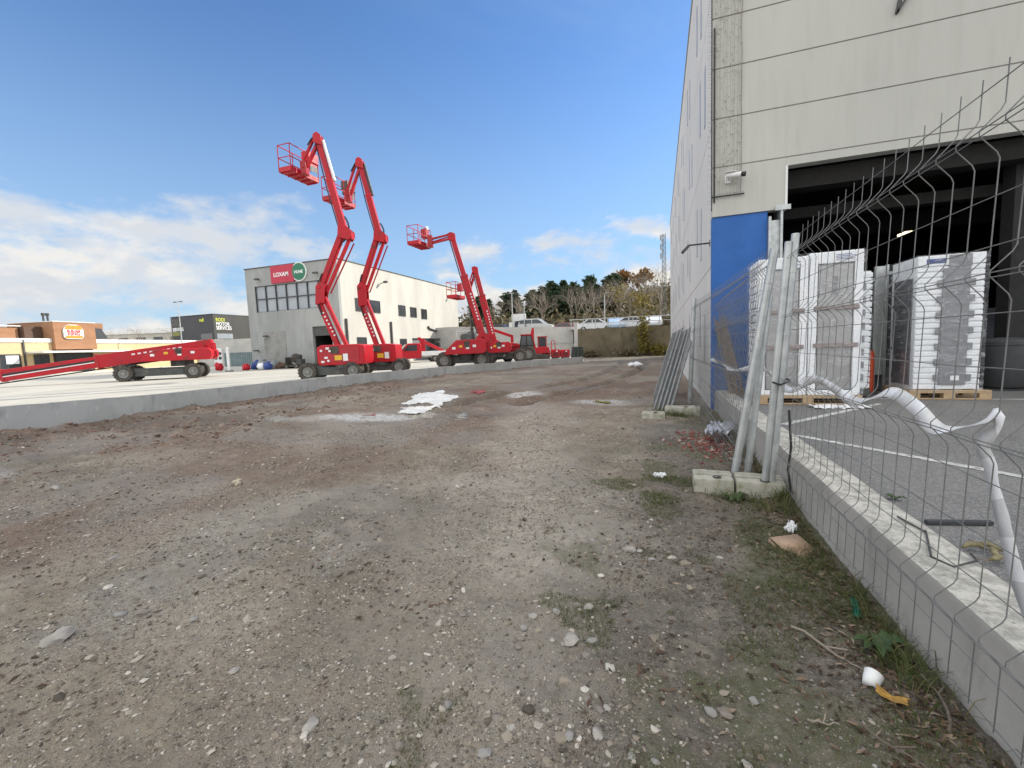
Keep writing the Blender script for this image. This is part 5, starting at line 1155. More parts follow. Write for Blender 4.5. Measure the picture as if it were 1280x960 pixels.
# concrete feet
def foot(loc, L, Wd, H, rz, label, seed, moss=False):
    rng = random.Random(seed); T = thing('concrete_block', label, 'concrete block', loc, rz, 'concrete fence feet')
    mm = MB(); n = 7; prof = [(-Wd / 2, -.04), (-Wd / 2 + .004, H * .62), (-Wd / 2 + .022, H * .92), (-Wd * .17, H), (-Wd * .14, H * .66), (-Wd * .07, H * .66), (-Wd * .03, H), (Wd * .12, H), (Wd * .15, H * .70), (Wd * .22, H * .70), (Wd * .25, H), (Wd / 2 - .02, H * .95), (Wd / 2, H * .6), (Wd / 2, -.04)]
    rows = []
    for i in range(n + 1):
        x = -L / 2 + L * i / n; e = .012 if i in (0, n) else 0
        rows.append([(x, y * (1 - e * 2) + rng.uniform(-.004, .004), z * (1 - e) + rng.uniform(-.004, .004)) for y, z in prof])
    k = len(prof)
    for a, b in zip(rows[:-1], rows[1:]): mm.add(a + b, [(j, j + 1, k + j + 1, k + j) for j in range(k - 1)])
    mm.add(rows[0], [tuple(range(k))]); mm.add(rows[-1], [tuple(range(k))])
    o = mm.build('block', BLOCK, T, bevel=.004)
    bm = bmesh.new(); bm.from_mesh(o.data); bmesh.ops.remove_doubles(bm, verts=bm.verts, dist=.0006); bmesh.ops.recalc_face_normals(bm, faces=bm.faces); bm.to_mesh(o.data); bm.free()
    for x in (L * .1,):
        mm = MB(); mm.lathe([(.036, H * .985), (.036, H + .003), (.026, H + .003), (.026, H * .99)], (x, -Wd * .28, 0), (0, 0, 1), 14); mm.build('post_socket', M('dark_socket', (.06, .055, .05), (.05, .05, .04), 8, .9), T)
foot((.455, 4.22, g1(.46, 4.2) + .0), .32, .33, .145, -.02, 'left half of the split grooved concrete block at the foot of the tilted posts', 1)
foot((.825, 4.20, g1(.82, 4.2) - .005), .37, .33, .135, -.06, 'right half of the split grooved concrete block carrying the front twin post', 2)
foot((-.10, 8.25, g1(-.1, 8.2) - .01), .40, .26, .12, .0, 'small concrete block lying in front of the leaning panel stack', 3)
foot((.42, 8.75, g1(.42, 8.75) + .01), .62, .30, .14, -.05, 'mossy concrete block between the low wall and the leaning panel stack', 4)

# ------------------------------------------------------------------ wrapped appliances on pallets
def pallet(loc, Wx, Dy, label, rz=0):
    T = thing('pallet', label, 'pallet', loc, rz, 'wooden pallets under the wrapped appliances')
    mm = MB()
    for k in range(5): y = (Dy - .1) * k / 4; mm.box(0, Wx, y, y + .1, .118, .14)
    mm.build('deck_boards', WOOD, T, bevel=.003); mm = MB()
    for y in (0, Dy / 2 - .05, Dy - .1):
        for x in (0, Wx / 2 - .07, Wx - .14): mm.box(x, x + .14, y, y + .1, .022, .096)
    mm.build('blocks', WOOD, T, bevel=.003); mm = MB()
    for y in (0, Dy / 2 - .05, Dy - .1): mm.box(0, Wx, y, y + .1, 0, .021); mm.box(0, Wx, y, y + .1, .097, .117)
    mm.build('bearers', WOOD, T, bevel=.003)
Zp = .35
pallet((1.46, 7.56, Zp), 1.36, .85, 'wooden pallet under the wide pair of wrapped appliances')
pallet((3.66, 8.22, Zp), .98, .85, 'wooden pallet under the white ribbed wrapped appliance')
def rib_face(mm, x0, x1, z0, z1, y, n, d=.018):
    for k in range(n): a = z0 + (z1 - z0) * k / n; b = z0 + (z1 - z0) * (k + 1) / n; mm.prism([(y, a + .008), (y - d, a + .016), (y - d, b - .010), (y, b - .004)], x0, x1, axis='x')
def fridge(x0, y0, w, d, h, label, seed):
    T = thing('wrapped_fridge', label, 'appliance', (x0, y0, Zp + .142), 0, 'film wrapped appliances outside the loading bay')
    mm = MB(); mm.box(.05, w - .05, .05, d - .03, .04, h - .05); mm.build('cabinet', FRIDGE, T, bevel=.01)
    mm = MB()
    mm.box(0, .105, -.0, .16, 0, h - .001); mm.box(w - .105, w, -.0, .16, 0, h - .001); mm.box(.106, w - .106, 0, .16, h - .17, h - .002); mm.box(.106, w - .106, .0, .16, 0, .075)
    mm.box(0, .1, d - .12, d, 0, h); mm.box(w - .1, w, d - .12, d, 0, h); mm.box(-.002, w + .002, .161, d - .121, h - .06, h)
    n = 18
    for k in range(n): a = .0 + h * .98 * k / n; mm.box(-.016, .04, .165, d - .125, a + .008, a + h * .98 / n - .006); mm.box(w - .04, w + .016, .165, d - .125, a + .008, a + h * .98 / n - .006)
    mm.build('foam_frame', FOAM, T, bevel=.012)
    mm = MB(); mm.box(.12, w - .12, .016, .05, .09, h - .19); pf = mm.build('door_panel', FRIDGE, T, bevel=.006)
    mm = MB(); mm.box(w * .46, w * .53, .008, .0155, h - .62, h - .36); mm.build('door_handle', FILM, pf)
    for z in (h * .34, h * .60): mm = MB(); mm.box(.06, w - .045, -.022, .0145, z, z + .062); mm.build('strap', STRAP, T, bevel=.006)
    mm = MB(); mm.box(w - .36, w - .06, -.0035, -.001, h - .14, h - .03)
    lab = mm.build('printed_label', PAPER, T); mm = MB()
    for k in range(4): mm.box(w - .34, w - .10 - .05 * (k % 2), -.006, -.0036, h - .125 + k * .022, h - .117 + k * .022)
    mm.build('print_lines', BAGB, lab)
fridge(1.46, 7.58, .655, .72, 2.08, 'grey fronted wrapped fridge on the left half of the wide pallet', 1)
fridge(2.13, 7.58, .665, .72, 2.11, 'grey fronted wrapped fridge on the right half of the wide pallet', 2)
T = thing('wrapped_fridge', 'white ribbed wrapped appliance with dark grey tabbed cardboard on its front', 'appliance', (3.72, 8.25, Zp + .142), 0, 'film wrapped appliances outside the loading bay')
w, d, h = .79, .76, 2.02
mm = MB(); mm.box(.03, w - .03, .03, d - .02, .01, h - .02); rib_face(mm, .0, w, 0.0, h - .16, .03, 22); mm.box(0, w, .004, .1, h - .155, h); mm.box(0, .05, .032, d, 0, h - .157); mm.box(0, .06, .101, d, h - .156, h); mm.box(w - .05, w, .032, d, 0, h - .157); mm.box(.062, w, .101, d, h - .05, h - .001)
mm.build('foam_shell', FOAM, T, bevel=.006)
mm = MB(); mm.box(-.014, -.001, .12, d - .10, .07, h - .30); mm.box(-.024, -.0145, .10, d - .08, .62, .66); mm.box(-.024, -.0145, .10, d - .08, 1.3, 1.34); mm.build('side_panel', M('smoky_glass_panel', (.15, .155, .165), (.11, .115, .125), 1, .18, .1, spec=.8), T, bevel=.003)
mm = MB(); mm.box(w * .38, w * .78, -.012, .010, .08, h - .2); 
for k in range(7): z = .14 + k * .235; mm.box(w * .30, w * .38 - .001, -.011, .008, z, z + .10); mm.box(w * .78 + .001, w * .86, -.011, .008, z, z + .10)
mm.box(w * .46, w * .80, -.004, .0035, h - .19, h - .01); cb = mm.build('cardboard_sleeve', FILM, T, bevel=.003)
mm = MB(); mm.box(w * .55, w * .68, -.017, -.0125, .15, .22); mm.build('white_label', PAPER, cb)
mm = MB(); mm.box(.10, .33, .0, .003, h - .12, h - .05); lb = mm.build('blue_print', BAGB, T)
T = thing('wrapped_fridge', 'wrapped appliance with dark corner blocks half hidden behind the wide pair', 'appliance', (2.72, 8.5, Zp + .02), 0, 'film wrapped appliances outside the loading bay')
mm = MB(); mm.box(.0, .52, .02, .6, .12, 2.02); rib_face(mm, .38, .54, .12, 2.0, .02, 20, .012); mm.build('foam_shell', FOAM, T, bevel=.006)
mm = MB()
for k in range(8): mm.box(.36, .45, -.004, .006, .25 + k * .21, .25 + k * .21 + .11)
mm.build('corner_tabs', FILM, T); mm = MB(); mm.box(0, .55, 0, .6, 0, .118); mm.build('dark_base', DARK, T)
T = thing('red_post', 'short orange red post standing behind the wrapped appliances', 'post', (3.47, 9.05, .35)); mm = MB(); mm.lathe([(.055, 0), (.055, .68), (.04, .74)], (0, 0, 0), (0, 0, 1), 14); mm.build('shaft', ORANGER, T); mm = MB(); mm.box(-.1, .1, -.1, .1, 0, .02); mm.build('base_plate', DARK, T)
T = thing('steel_door_leaf', 'tall narrow galvanised steel door leaf between the wrapped appliances', 'door leaf', (3.60, 9.32, .35)); mm = MB(); mm.box(0, .045, 0, .06, 0, 2.2); mm.box(.046, .16, .02, .05, .3, 2.2); mm.box(.161, .20, 0, .06, 0, 2.22); mm.build('profile', GALV, T, bevel=.004); mm = MB(); mm.box(-.12, 0, .01, .05, 1.95, 2.0); mm.box(.2, .35, .01, .05, 2.05, 2.1); mm.build('crossbar', GALV, T)
T = thing('plastic_bin', 'big dark grey plastic bin at the right edge inside the loading bay', 'bin', (5.72, 9.9, .35)); mm = MB(); mm.lathe([(.26, 0), (.31, .05), (.36, .75), (.38, .76), (.38, .80)], (0, 0, 0), (0, 0, 1), 24); mm.build('tub', BINM, T); mm = MB(); mm.lathe([(.39, .80), (.39, .84), (.1, .88)], (0, 0, 0), (0, 0, 1), 24); mm.build('lid', BINM, T)
T = thing('hand_trolley', 'dark sack trolley standing in the loading bay beside the ribbed appliance', 'trolley', (4.95, 10.6, .35))
mm = MB()
for x in (0, .35): mm.tube([(x, 0, .1), (x, .1, 1.1), (x + .04, .3, 1.25)], .022, 6)
for z in (.3, .6, .9): mm.tube([(0, .05 * z, z), (.35, .05 * z, z)], .018, 6)
mm.box(0, .35, -.25, 0, .08, .1); mm.build('frame', FRAME, T)
wheel(T, .0, .05, .12, .06, -1); wheel(T, .35, .05, .12, .06, 1)
# stretch film round the appliances
def film_mat():
    t = NT('clear_stretch_film'); vec = objco(t, (1, 1, 2.2)); t.b.inputs['Base Color'].default_value = (.85, .87, .9, 1); t.b.inputs['Roughness'].default_value = .13; t.b.inputs['Specular IOR Level'].default_value = .8
    t.bump(t.noise(vec, 7, 6, .65, 1.2), .9, .03); tr = t.n('BsdfTransparent'); mx = t.n('MixShader')
    t.l(t.math('ADD', .04, t.math('MULTIPLY', t.ramp(t.noise(vec, 5, 6, .7, 1.5), .48, .70), .34)), mx.inputs[0]); t.l(tr.outputs[0], mx.inputs[1]); t.l(t.b.outputs[0], mx.inputs[2]); t.l(mx.outputs[0], t.out.inputs[0]); return t.mat
SF = film_mat()
for o in [q for q in bpy.data.objects if q.name.startswith('wrapped_fridge') and q.type == 'EMPTY']:
    if abs(o.location.x - 2.72) < .01: continue
    w_, d_, h_ = (.79, .76, 2.02) if o.location.x > 3 else (.655 if o.location.x < 2 else .665, .72, 2.10)
    mm = MB(); rr2 = random.Random(int(o.location.x * 100)); pts = []
    for k in range(25):
        z = -.01 + (h_ + .02) * k / 24
        for (px, py) in ((-.03, -.03), (w_ * .33, -.032), (w_ * .66, -.032), (w_ + .025, -.03), (w_ + .025, d_ + .02), (-.03, d_ + .02)): pts.append((px + rr2.uniform(-.003, .003), py + rr2.uniform(-.004, .003), z))
    mm.add(pts, [(k * 6 + j, k * 6 + (j + 1) % 6, k * 6 + 6 + (j + 1) % 6, k * 6 + 6 + j) for k in range(24) for j in range(6)]); mm.build('stretch_film', SF, o)
# bundle of stakes leaning on the blue panel
T = thing('stake_bundle', 'bundle of thin brown wooden stakes leaning against the blue wall', 'stakes', (1.16, 8.85, .34)); mm = MB(); rr = random.Random(12)
for k in range(34):
    x = rr.uniform(.08, .34); tx = rr.uniform(-.16, .04); mm.beam((x, rr.uniform(-.12, .0), 0), (tx + x * .2, .5 - rr.uniform(0, .06), rr.uniform(1.15, 1.5)), .014, .012)
mm.build('stakes', STAKE, T)

# ------------------------------------------------------------------ barrier tape
tp = [(.93, 8.9, 1.02), (.95, 7.6, .99), (.98, 6.67, .96), (1.02, 5.11, 1.07), (1.05, 4.23, .94), (1.07, 3.64, 1.08), (1.09, 3.05, 1.0), (1.1, 2.89, 1.03), (1.1, 2.65, 1.10), (1.1, 2.42, 1.06), (1.1, 2.25, .99), (1.1, 2.05, 1.04), (1.09, 1.925, 1.10), (1.1, 1.92, 1.05), (1.09, 1.965, .99), (1.10, 1.94, .92), (1.1, 1.92, .86), (1.1, 1.87, .76), (1.1, 1.83, .67), (1.11, 1.80, .57), (1.12, 1.765, .48), (1.13, 1.74, .40)]
tw = [.8, 2.6, .4, 2.2, .9, 1.9, 1.2, .5, .9, 1.2, .6, .3, 1.1, 1.9, 1.45, 1.5, 1.62, 1.5, 1.55, 1.42, 1.5, 1.5]   # twist of the ribbon: 0 = flat, pi/2 = upright
P_ = [Vector(p) for p in tp]; mm = MB(); fine = []; rt = random.Random(5)
for i in range(len(P_) - 1):
    n = max(3, int((P_[i + 1] - P_[i]).length / .025)); A0, A1, A2, A3 = (P_[max(i - 1, 0)], P_[i], P_[i + 1], P_[min(i + 2, len(P_) - 1)])
    for k in range(n):
        t = k / n; q = A1 * 2 + (A2 - A0) * t + (A0 * 2 - A1 * 5 + A2 * 4 - A3) * t * t + (A1 * 3 - A0 - A2 * 3 + A3) * t ** 3
        e = t * t * (3 - 2 * t); fine.append((q * .5, tw[i] + (tw[i + 1] - tw[i]) * e))
hw = .031; prev = None; s = 0
for i, (p, a) in enumerate(fine):
    d = (fine[min(i + 1, len(fine) - 1)][0] - fine[max(i - 1, 0)][0]).normalized(); side = d.cross(Vector((1, 0, 0))).normalized()  # in the fence plane
    u = side * math.sin(a) + Vector((1, 0, 0)) * math.cos(a); j = Vector((rt.uniform(-.0008, .0008), 0, rt.uniform(-.0006, .0006)))
    cur = [p + u * hw + j, p + d.cross(u) * .003 * math.sin(s * 23) + j * .5, p - u * hw + j]
    if prev: s += (p - fine[i - 1][0]).length; mi = int(s / .13) % 2; mm.add(prev + cur, [(0, 1, 4, 3), (1, 2, 5, 4)], mi)
    prev = cur
o = mm.build('barrier_tape', [TAPE, TAPEG], smooth=True, recalc=False)
bm = bmesh.new(); bm.from_mesh(o.data); bmesh.ops.remove_doubles(bm, verts=bm.verts, dist=.0004); bm.to_mesh(o.data); bm.free(); tag(o, 'crumpled white and grey barrier tape strung along the mesh fence', 'tape')
so = o.modifiers.new('thickness', 'SOLIDIFY'); so.thickness = .0008
# crumpled film on the far panel, loose sheets at the pallet
def crumple(name, c, sx, sy, amp, mat, label, cat, seed, rz=0, n=9, tilt=(0, 0), lift=.0, curl=0.0, group=None, edge=.25, blob=False):
    rng = np.random.default_rng(seed); mm = MB(); pts = []; ph = rng.uniform(0, 6.28, 4)
    for i in range(n + 1):
        for k in range(n + 1):
            u, v_ = i / n - .5, k / n - .5
            rag = 1 - edge * rng.random() * (max(abs(u), abs(v_)) > .38)
            if blob:
                th = math.atan2(v_, u); rag *= max(abs(u), abs(v_)) / max(1e-6, math.hypot(u, v_)) * (.80 + .17 * math.sin(2 * th + ph[0]) + .15 * math.sin(3 * th + ph[1]) + .12 * math.sin(5 * th + ph[2]) + .06 * math.sin(8 * th + ph[3]))
            z = amp * (rng.random() - .3) * 1.2 + curl * (u * u * 4) + tilt[0] * u * sx + tilt[1] * v_ * sy
            px, py = u * sx * rag, v_ * sy * rag
            if blob: z = z * .8 + g1(c[0] + px * math.cos(rz) - py * math.sin(rz), c[1] + px * math.sin(rz) + py * math.cos(rz)) + .012 - c[2]
            pts.append((px, py, z + lift))
    mm.add(pts, [(i * (n + 1) + k, (i + 1) * (n + 1) + k, (i + 1) * (n + 1) + k + 1, i * (n + 1) + k + 1) for i in range(n) for k in range(n)])
    o = mm.build(name, mat, recalc=False, loc=(c[0], c[1], c[2]), rot=(0, 0, rz)); sm = o.modifiers.new('thickness', 'SOLIDIFY'); sm.thickness = .002
    return tag(o, label, cat, group)
crumple('plastic_film', (2.45, 7.3, .355), .8, .28, .04, TAPE, 'loose white plastic film lying in front of the wide pallet', 'film', 3, .1, 14)
crumple('plastic_film', (.80, 6.5, .15), .9, .35, .08, M('milky_film', (.45, .46, .52), (.38, .39, .45), 4, .3), 'grey milky plastic film caught at the bottom of the fence behind the tilted posts', 'film', 4, 1.3, 14)

# ------------------------------------------------------------------ litter on the dirt
G = lambda x, y, d=0: (x, y, g1(x, y) + d)
crumple('crumpled_paper', G(0, 4.57, .012), .15, .11, .035, PAPER, 'crumpled white paper alone on the dirt left of the split concrete block', 'paper', 11, .4)
crumple('crumpled_paper', G(.88, 3.42, .02), .085, .07, .04, PAPER, 'small white paper scrap beside the flattened brown cardboard', 'paper', 12, .9, tilt=(.4, 0))
T = thing('cardboard_box', 'flattened brown cardboard box lying near the low wall', 'box', G(.82, 3.17, .0), .5)
mm = MB(); mm.add([(-.10, -.07, .01), (.10, -.08, .02), (.11, .07, .055), (-.09, .08, .05)], [(0, 1, 2, 3)]); mm.add([(-.10, -.072, .008), (-.13, -.12, .0), (.08, -.13, -.0), (.10, -.082, .018)], [(0, 1, 2, 3)]); mm.add([(-.09, .081, .048), (.11, .072, .053), (.12, .10, .0), (-.10, .11, -.01)], [(0, 1, 2, 3)])
mm.add([(-.105, -.07, .0), (-.095, .08, .04), (-.10, .09, -.02), (-.11, -.09, -.02)], [(0, 1, 2, 3)]); o = mm.build('carton', CARD, T); so = o.modifiers.new('thickness', 'SOLIDIFY'); so.thickness = .004
T = thing('paper_cup', 'crushed white cup lying on the dirt near the ochre leaf', 'cup', G(.78, 1.93, .02), .6)
mm = MB(); mm.lathe([(.024, -.028), (.029, .0), (.031, .026), (.033, .028), (.030, .026), (.026, .0), (.02, -.02)], (0, 0, 0), (.8, .3, .35), 16); mm.build('cup', WHITE, T, smooth=True); mm = MB(); mm.rock((.018, .006, .006), .016, .016, .014, rr, sub=1); mm.build('crushed_wad', PAPER, T)
crumple('dry_leaf', G(.80, 1.83, .012), .10, .05, .01, YLEAF, 'ochre dry leaf just below the crushed white cup', 'leaf', 14, -.5, 6, curl=.015)
crumple('green_strip', G(.92, 2.47, .02), .035, .21, .012, GREENP, 'green plastic strip lying beside the low wall', 'plastic strip', 15, -.28, 7)
crumple('plaster_sheet', G(-6.25, 11.0, .05), 1.8, 3.8, .03, M('torn_white_sheet', (.78, .77, .74), (.62, .61, .58), 3, .85, bump=.5, bscale=10), 'long torn white sheet spread flat on the mud in front of the kerb', 'sheet', 16, .37, 40, edge=.07, blob=True)
crumple('plaster_sheet', G(-5.45, 9.0, .03), 1.5, 1.0, .03, bpy.data.materials['torn_white_sheet'], 'smaller torn white sheet at the near end of the long one', 'sheet', 17, .5, 26, edge=.07, blob=True)
crumple('red_rag', G(-5.35, 12.3, .06),   .6, 1.2, .04, M('dull_red_cloth', (.38, .10, .10), (.28, .08, .08), 4, .9), 'dull red rag beside the long torn white sheet', 'cloth', 18, .3, 14, blob=True)
T = thing('white_bag', 'white sack with blue print lying far down the lot near the warehouse', 'bag', G(-1.11, 23.9, .0), .1)
mm = MB(); mm.rock((0, 0, .13), .42, .25, .17, rr, sub=2); mm.rock((-.25, 0, .12), .2, .22, .14, rr, sub=2); b = mm.build('sack', PAPER, T, smooth=True); mm = MB(); mm.rock((.05, -.05, .22), .16, .14, .08, rr, sub=1); mm.build('blue_print', M('faded_blue_print', (.35, .42, .62), (.5, .55, .7), 4, .7), b, smooth=True)
crumple('yellow_rag', G(-1.23, 10.25, .02), .45, .4, .05, M('mud_yellow_cloth', (.28, .26, .07), (.2, .18, .06), 4, .9), 'muddy yellow rag on the wet patch of dirt', 'cloth', 19, .3, 14, edge=.3, blob=True)
T = thing('pale_lump', 'cream coloured broken lump standing alone on the left of the dirt', 'rubble', G(-4.49, 3.45, .0)); mm = MB()
for k in range(5): mm.rock((rr.uniform(-.06, .06), rr.uniform(-.04, .04), rr.uniform(.01, .05)), .035, .03, .028, rr, sub=1)
mm.build('lump', M('cream_foam_lump', (.52, .46, .34), (.42, .36, .26), 8, .9), T)
# on the asphalt
T = thing('metal_bar', 'dark metal bar lying across the asphalt by the low wall', 'bar', (1.53, 2.90, .36), .2); mm = MB(); mm.box(-.16, .16, -.012, .012, -.01, .012); mm.build('bar', FRAME, T, bevel=.003)
T = thing('wire_offcut', 'bent grey wire offcut lying on top of the low wall', 'wire', (1.22, 2.35, .386), 0)
mm = MB(); mm.tube([(.06, .32, 0), (-.07, .0, .004), (-.03, -.08, .003), (.09, .0, .005), (.10, .06, .01)], .005, 5); mm.tube([(.02, .5, .0), (.05, .3, .002)], .005, 5); mm.build('wire', DARK, T)
for k, (x, y, lb) in enumerate(((1.41, 2.56, 'yellowish dry seed pod nearest the low wall top'), (1.46, 2.50, 'yellowish dry seed pod in the middle of the small heap'), (1.49, 2.58, 'yellowish dry seed pod furthest up the asphalt'), (1.43, 2.45, 'yellowish dry seed pod lowest in the small heap by the tape'))):
    T = thing('seed_pod', lb, 'seed pod', (x, y, .36), k * 1.3, 'dry seed pods on the asphalt'); mm = MB(); mm.tube([(-.04, 0, 0), (-.015, .008, .016), (.02, .006, .02), (.045, -.008, .006)], [.006, .012, .013, .004], 9); mm.build('pod', M('straw_yellow', (.27, .235, .13), (.12, .10, .05), 22, .85), T, smooth=True)
    mm = MB(); mm.tube([(.045, -.008, .006), (.08, -.03, .01)], .003, 4); mm.build('stalk', STAKE, T)

# ------------------------------------------------------------------ loose stones, gravel, litter, grass
STONES = [(-.41, 1.92, .1), (-.31, 1.95, .069), (-.32, 1.84, .058), (-.21, 1.77, .062), (-.52, 2.08, .058), (-.43, 2.18, .06), (-.37, 2.21, .069), (-.64, 1.9, .047), (-.63, 1.84, .046), (-.49, 1.88, .034), (-.44, 1.89, .038), (-.63, 1.78, .045), (-.62, 2.0, .057), (-.59, 1.27, .056), (-.59, 1.41, .049), (-.22, 1.45, .058), (-.32, 1.42, .052), (-.38, 1.47, .036), (-.53, 1.39, .036), (.18, 1.67, .055), (.23, 1.67, .054), (.27, 1.48, .043), (-.02, 1.41, .033), (.05, 2.22, .041), (-.13, 2.88, .064), (-.05, 2.75, .046), (-.18, 2.91, .076), (-.2, 2.86, .096), (-.46, 2.98, .069), (-.26, 2.77, .052), (.36, 2.89, .051), (.34, 1.77, .05), (-.23, 1.57, .044), (-.2, 1.59, .038), (-.1, 1.4, .033), (-.98, 1.93, .05), (-1.28, 1.19, .074), (-.79, 1.39, .044), (-.89, 1.2, .046), (-2.94, 1.22, .14), (-2.42, 1.54, .061), (-2.78, 1.51, .082), (-1.86, 1.33, .059), (-3.83, 1.93, .059), (-6.67, 2.78, .091), (-6.39, 2.79, .125), (-2.87, 1.45, .072)]
ST = [M('stone_tone', c, tuple(x * .75 for x in c), 14, .9, bump=.4, bscale=40) for c in ((.38, .35, .31), (.30, .285, .26), (.24, .205, .175), (.48, .45, .40))]
rr = random.Random(21)
for i, (x, y, s) in enumerate(STONES):
    mm = MB(); mm.rock((0, 0, 0), s * .5, s * .38, s * rr.uniform(.14, .28), rr, sub=2)
    o = mm.build('stone', ST[3 if i == 3 else i % 3], loc=G(x, y, s * .06), rot=(rr.uniform(-.2, .2), rr.uniform(-.2, .2), rr.uniform(0, 6)))
    tag(o, 'loose pale stone half sunk in the trodden dirt' if i != 3 else 'whitest triangular stone near the bottom centre of the dirt', 'stone', 'loose pale stones on the dirt' if i != 3 else None)
rng = np.random.default_rng(5)
def ico():
    bm = bmesh.new(); bmesh.ops.create_icosphere(bm, subdivisions=1, radius=1); v = np.array([p.co[:] for p in bm.verts]); f = np.array([[q.index for q in k.verts] for k in bm.faces]); bm.free(); return v, f
IV, IF = ico()
def scatter(n, rmin, rmax, pw, amin=-.95, amax=.95):
    r = rmin + (rmax - rmin) * rng.random(n) ** pw; a = PI / 2 + YAW + rng.uniform(amin, amax, n); x, y = r * np.cos(a), r * np.sin(a); return x, y, r
def rocks_mesh(name, x, y, s, flat, mat, zoff=0.0, tint=None):
    n = len(x); z = gh(x, y) + zoff; v = IV[None] * rng.uniform(.62, 1.2, (n, len(IV), 1)); v = v * np.stack([s, s * rng.uniform(.55, .95, n), s * flat], -1)[:, None, :]
    a = rng.uniform(0, 6.28, n); ca, sa = np.cos(a)[:, None], np.sin(a)[:, None]; tl = rng.normal(0, .25, (n, 1))
    vx, vy, vz = v[..., 0], v[..., 1], v[..., 2] + v[..., 0] * tl
    v = np.stack([vx * ca - vy * sa + x[:, None], vx * sa + vy * ca + y[:, None], vz + z[:, None]], -1).reshape(-1, 3)
    f = (IF[None] + (np.arange(n) * len(IV))[:, None, None]).reshape(-1, 3)
    t = np.repeat(np.clip(rng.normal(.45, .28, n) if tint is None else tint, 0, 1), len(IV))
    o = np_mesh(name, v, f, mat, t); o['kind'] = 'stuff'; return o
x, y, r = scatter(34000, .9, 13, 1.5); dens = fbm(x, y, .55, 201, 4) + .10 * np.exp(-(np.hypot(x + .4, y - 1.9) / .9) ** 2) + .05 * np.exp(-(np.hypot(x + .6, y - 3.7) / .8) ** 2)
k = (dens > .47) & ((x < .25) | (rng.random(len(x)) < .5)) & (x < .98) & (x > -12.2); x, y, r = x[k], y[k], r[k]
s = rng.lognormal(-5.35, .6, len(x)) * (1 + .10 * r); s = np.clip(s, .002, .045); rocks_mesh('gravel', x, y, s, rng.uniform(.25, .6, len(x)), GRAVEL, 0, np.clip(rng.normal(.45, .28, len(x)) - .22 * sstep(-.5, .4, x), 0, 1))
x = rng.normal(.64, .20, 520); y = rng.normal(6.2, .42, 520); rocks_mesh('brick_rubble', x, y, np.clip(rng.lognormal(-4.3, .5, 520), .004, .05), rng.uniform(.4, .8, 520), RUBBLE, .01, np.where(rng.random(520) < .72, rng.uniform(0, .5, 520), .95))
# clods along the kerb foot
x = rng.uniform(-12.3, -7.2, 5200); y = rng.uniform(.5, 15, 5200); k = fbm(x, y, 1.2, 210) + .14 * (x < -11.2) > .49; x, y = x[k], y[k]
CLOD = leafmat('damp_clods', (.11, .07, .052), (.19, .125, .095), (.28, .22, .175), rough=.95, trans=0)
rocks_mesh('earth_clods', x, y, np.clip(rng.lognormal(-3.6, .5, len(x)), .01, .11), rng.uniform(.3, .6, len(x)), CLOD)
# fine angular grit over the whole near surface
OV = np.array([(1, 0, 0), (-1, 0, 0), (0, 1, 0), (0, -1, 0), (0, 0, 1), (0, 0, -1.)]); OF = np.array([(0, 2, 4), (2, 1, 4), (1, 3, 4), (3, 0, 4), (2, 0, 5), (1, 2, 5), (3, 1, 5), (0, 3, 5)])
x, y, r = scatter(190000, .8, 8.5, 1.25); k = (x < 1.02) & (fbm(x, y, .45, 240, 5) > .48) & ((x < .0) | (rng.random(len(x)) < .55)); x, y, r = x[k], y[k], r[k]; n = len(x)
s = np.clip(rng.lognormal(-5.75, .5, n) * (1 + .16 * r), .0012, .022); a = rng.uniform(0, 6.28, n); el = rng.uniform(.4, 1.0, n)
v = OV[None] * rng.uniform(.7, 1.25, (n, 6, 1)) * np.stack([s, s * el, s * rng.uniform(.18, .5, n)], -1)[:, None, :]; ca, sa = np.cos(a)[:, None], np.sin(a)[:, None]; tl = rng.normal(0, .3, (n, 1))
v = np.stack([v[..., 0] * ca - v[..., 1] * sa + x[:, None], v[..., 0] * sa + v[..., 1] * ca + y[:, None], v[..., 2] + v[..., 0] * tl + (gh(x, y) + s * .1)[:, None]], -1).reshape(-1, 3)
o = np_mesh('grit', v, (OF[None] + (np.arange(n) * 6)[:, None, None]).reshape(-1, 3), GRAVEL, np.repeat(np.clip(rng.normal(.42, .24, n) - .36 * sstep(-.7, .3, x), 0, 1), 6)); o['kind'] = 'stuff'
# leaf and twig litter
def litter(n, xs, ys, smin, smax, mat, name):
    z = gh(xs, ys) + .004; a = rng.uniform(0, 6.28, n); L = rng.uniform(smin, smax, n); Wd = L * rng.uniform(.08, .42, n); cl_ = L * rng.uniform(.0, .22, n)
    d = np.stack([np.cos(a), np.sin(a), rng.normal(0, .15, n)], -1); p = np.stack([-np.sin(a), np.cos(a), rng.normal(0, .3, n)], -1); c = np.stack([xs, ys, z], -1); up = np.array([0, 0, 1.])
    v = np.stack([c - d * L[:, None] * .5, c - p * Wd[:, None] * .5 + up * cl_[:, None], c + d * L[:, None] * .5 + up * cl_[:, None] * .4, c + p * Wd[:, None] * .5 + up * cl_[:, None] * .7], 1).reshape(-1, 3)
    o = np_mesh(name, v, np.arange(n * 4).reshape(n, 4), mat, np.repeat(np.clip(rng.normal(.4, .3, n), 0, 1), 4)); o['kind'] = 'stuff'
x, y, r = scatter(9000, .9, 9, 1.4); k = (fbm(x, y, .7, 220) + .08 * sstep(-.3, .9, x) > .5) & (x < 1.02); x, y = x[k], y[k]
x2 = 1.0 - np.abs(rng.normal(0, .16, 5200)); y2 = rng.uniform(.8, 8, 5200); x3 = rng.uniform(-11, -3, 1200); y3 = rng.uniform(1, 7, 1200)
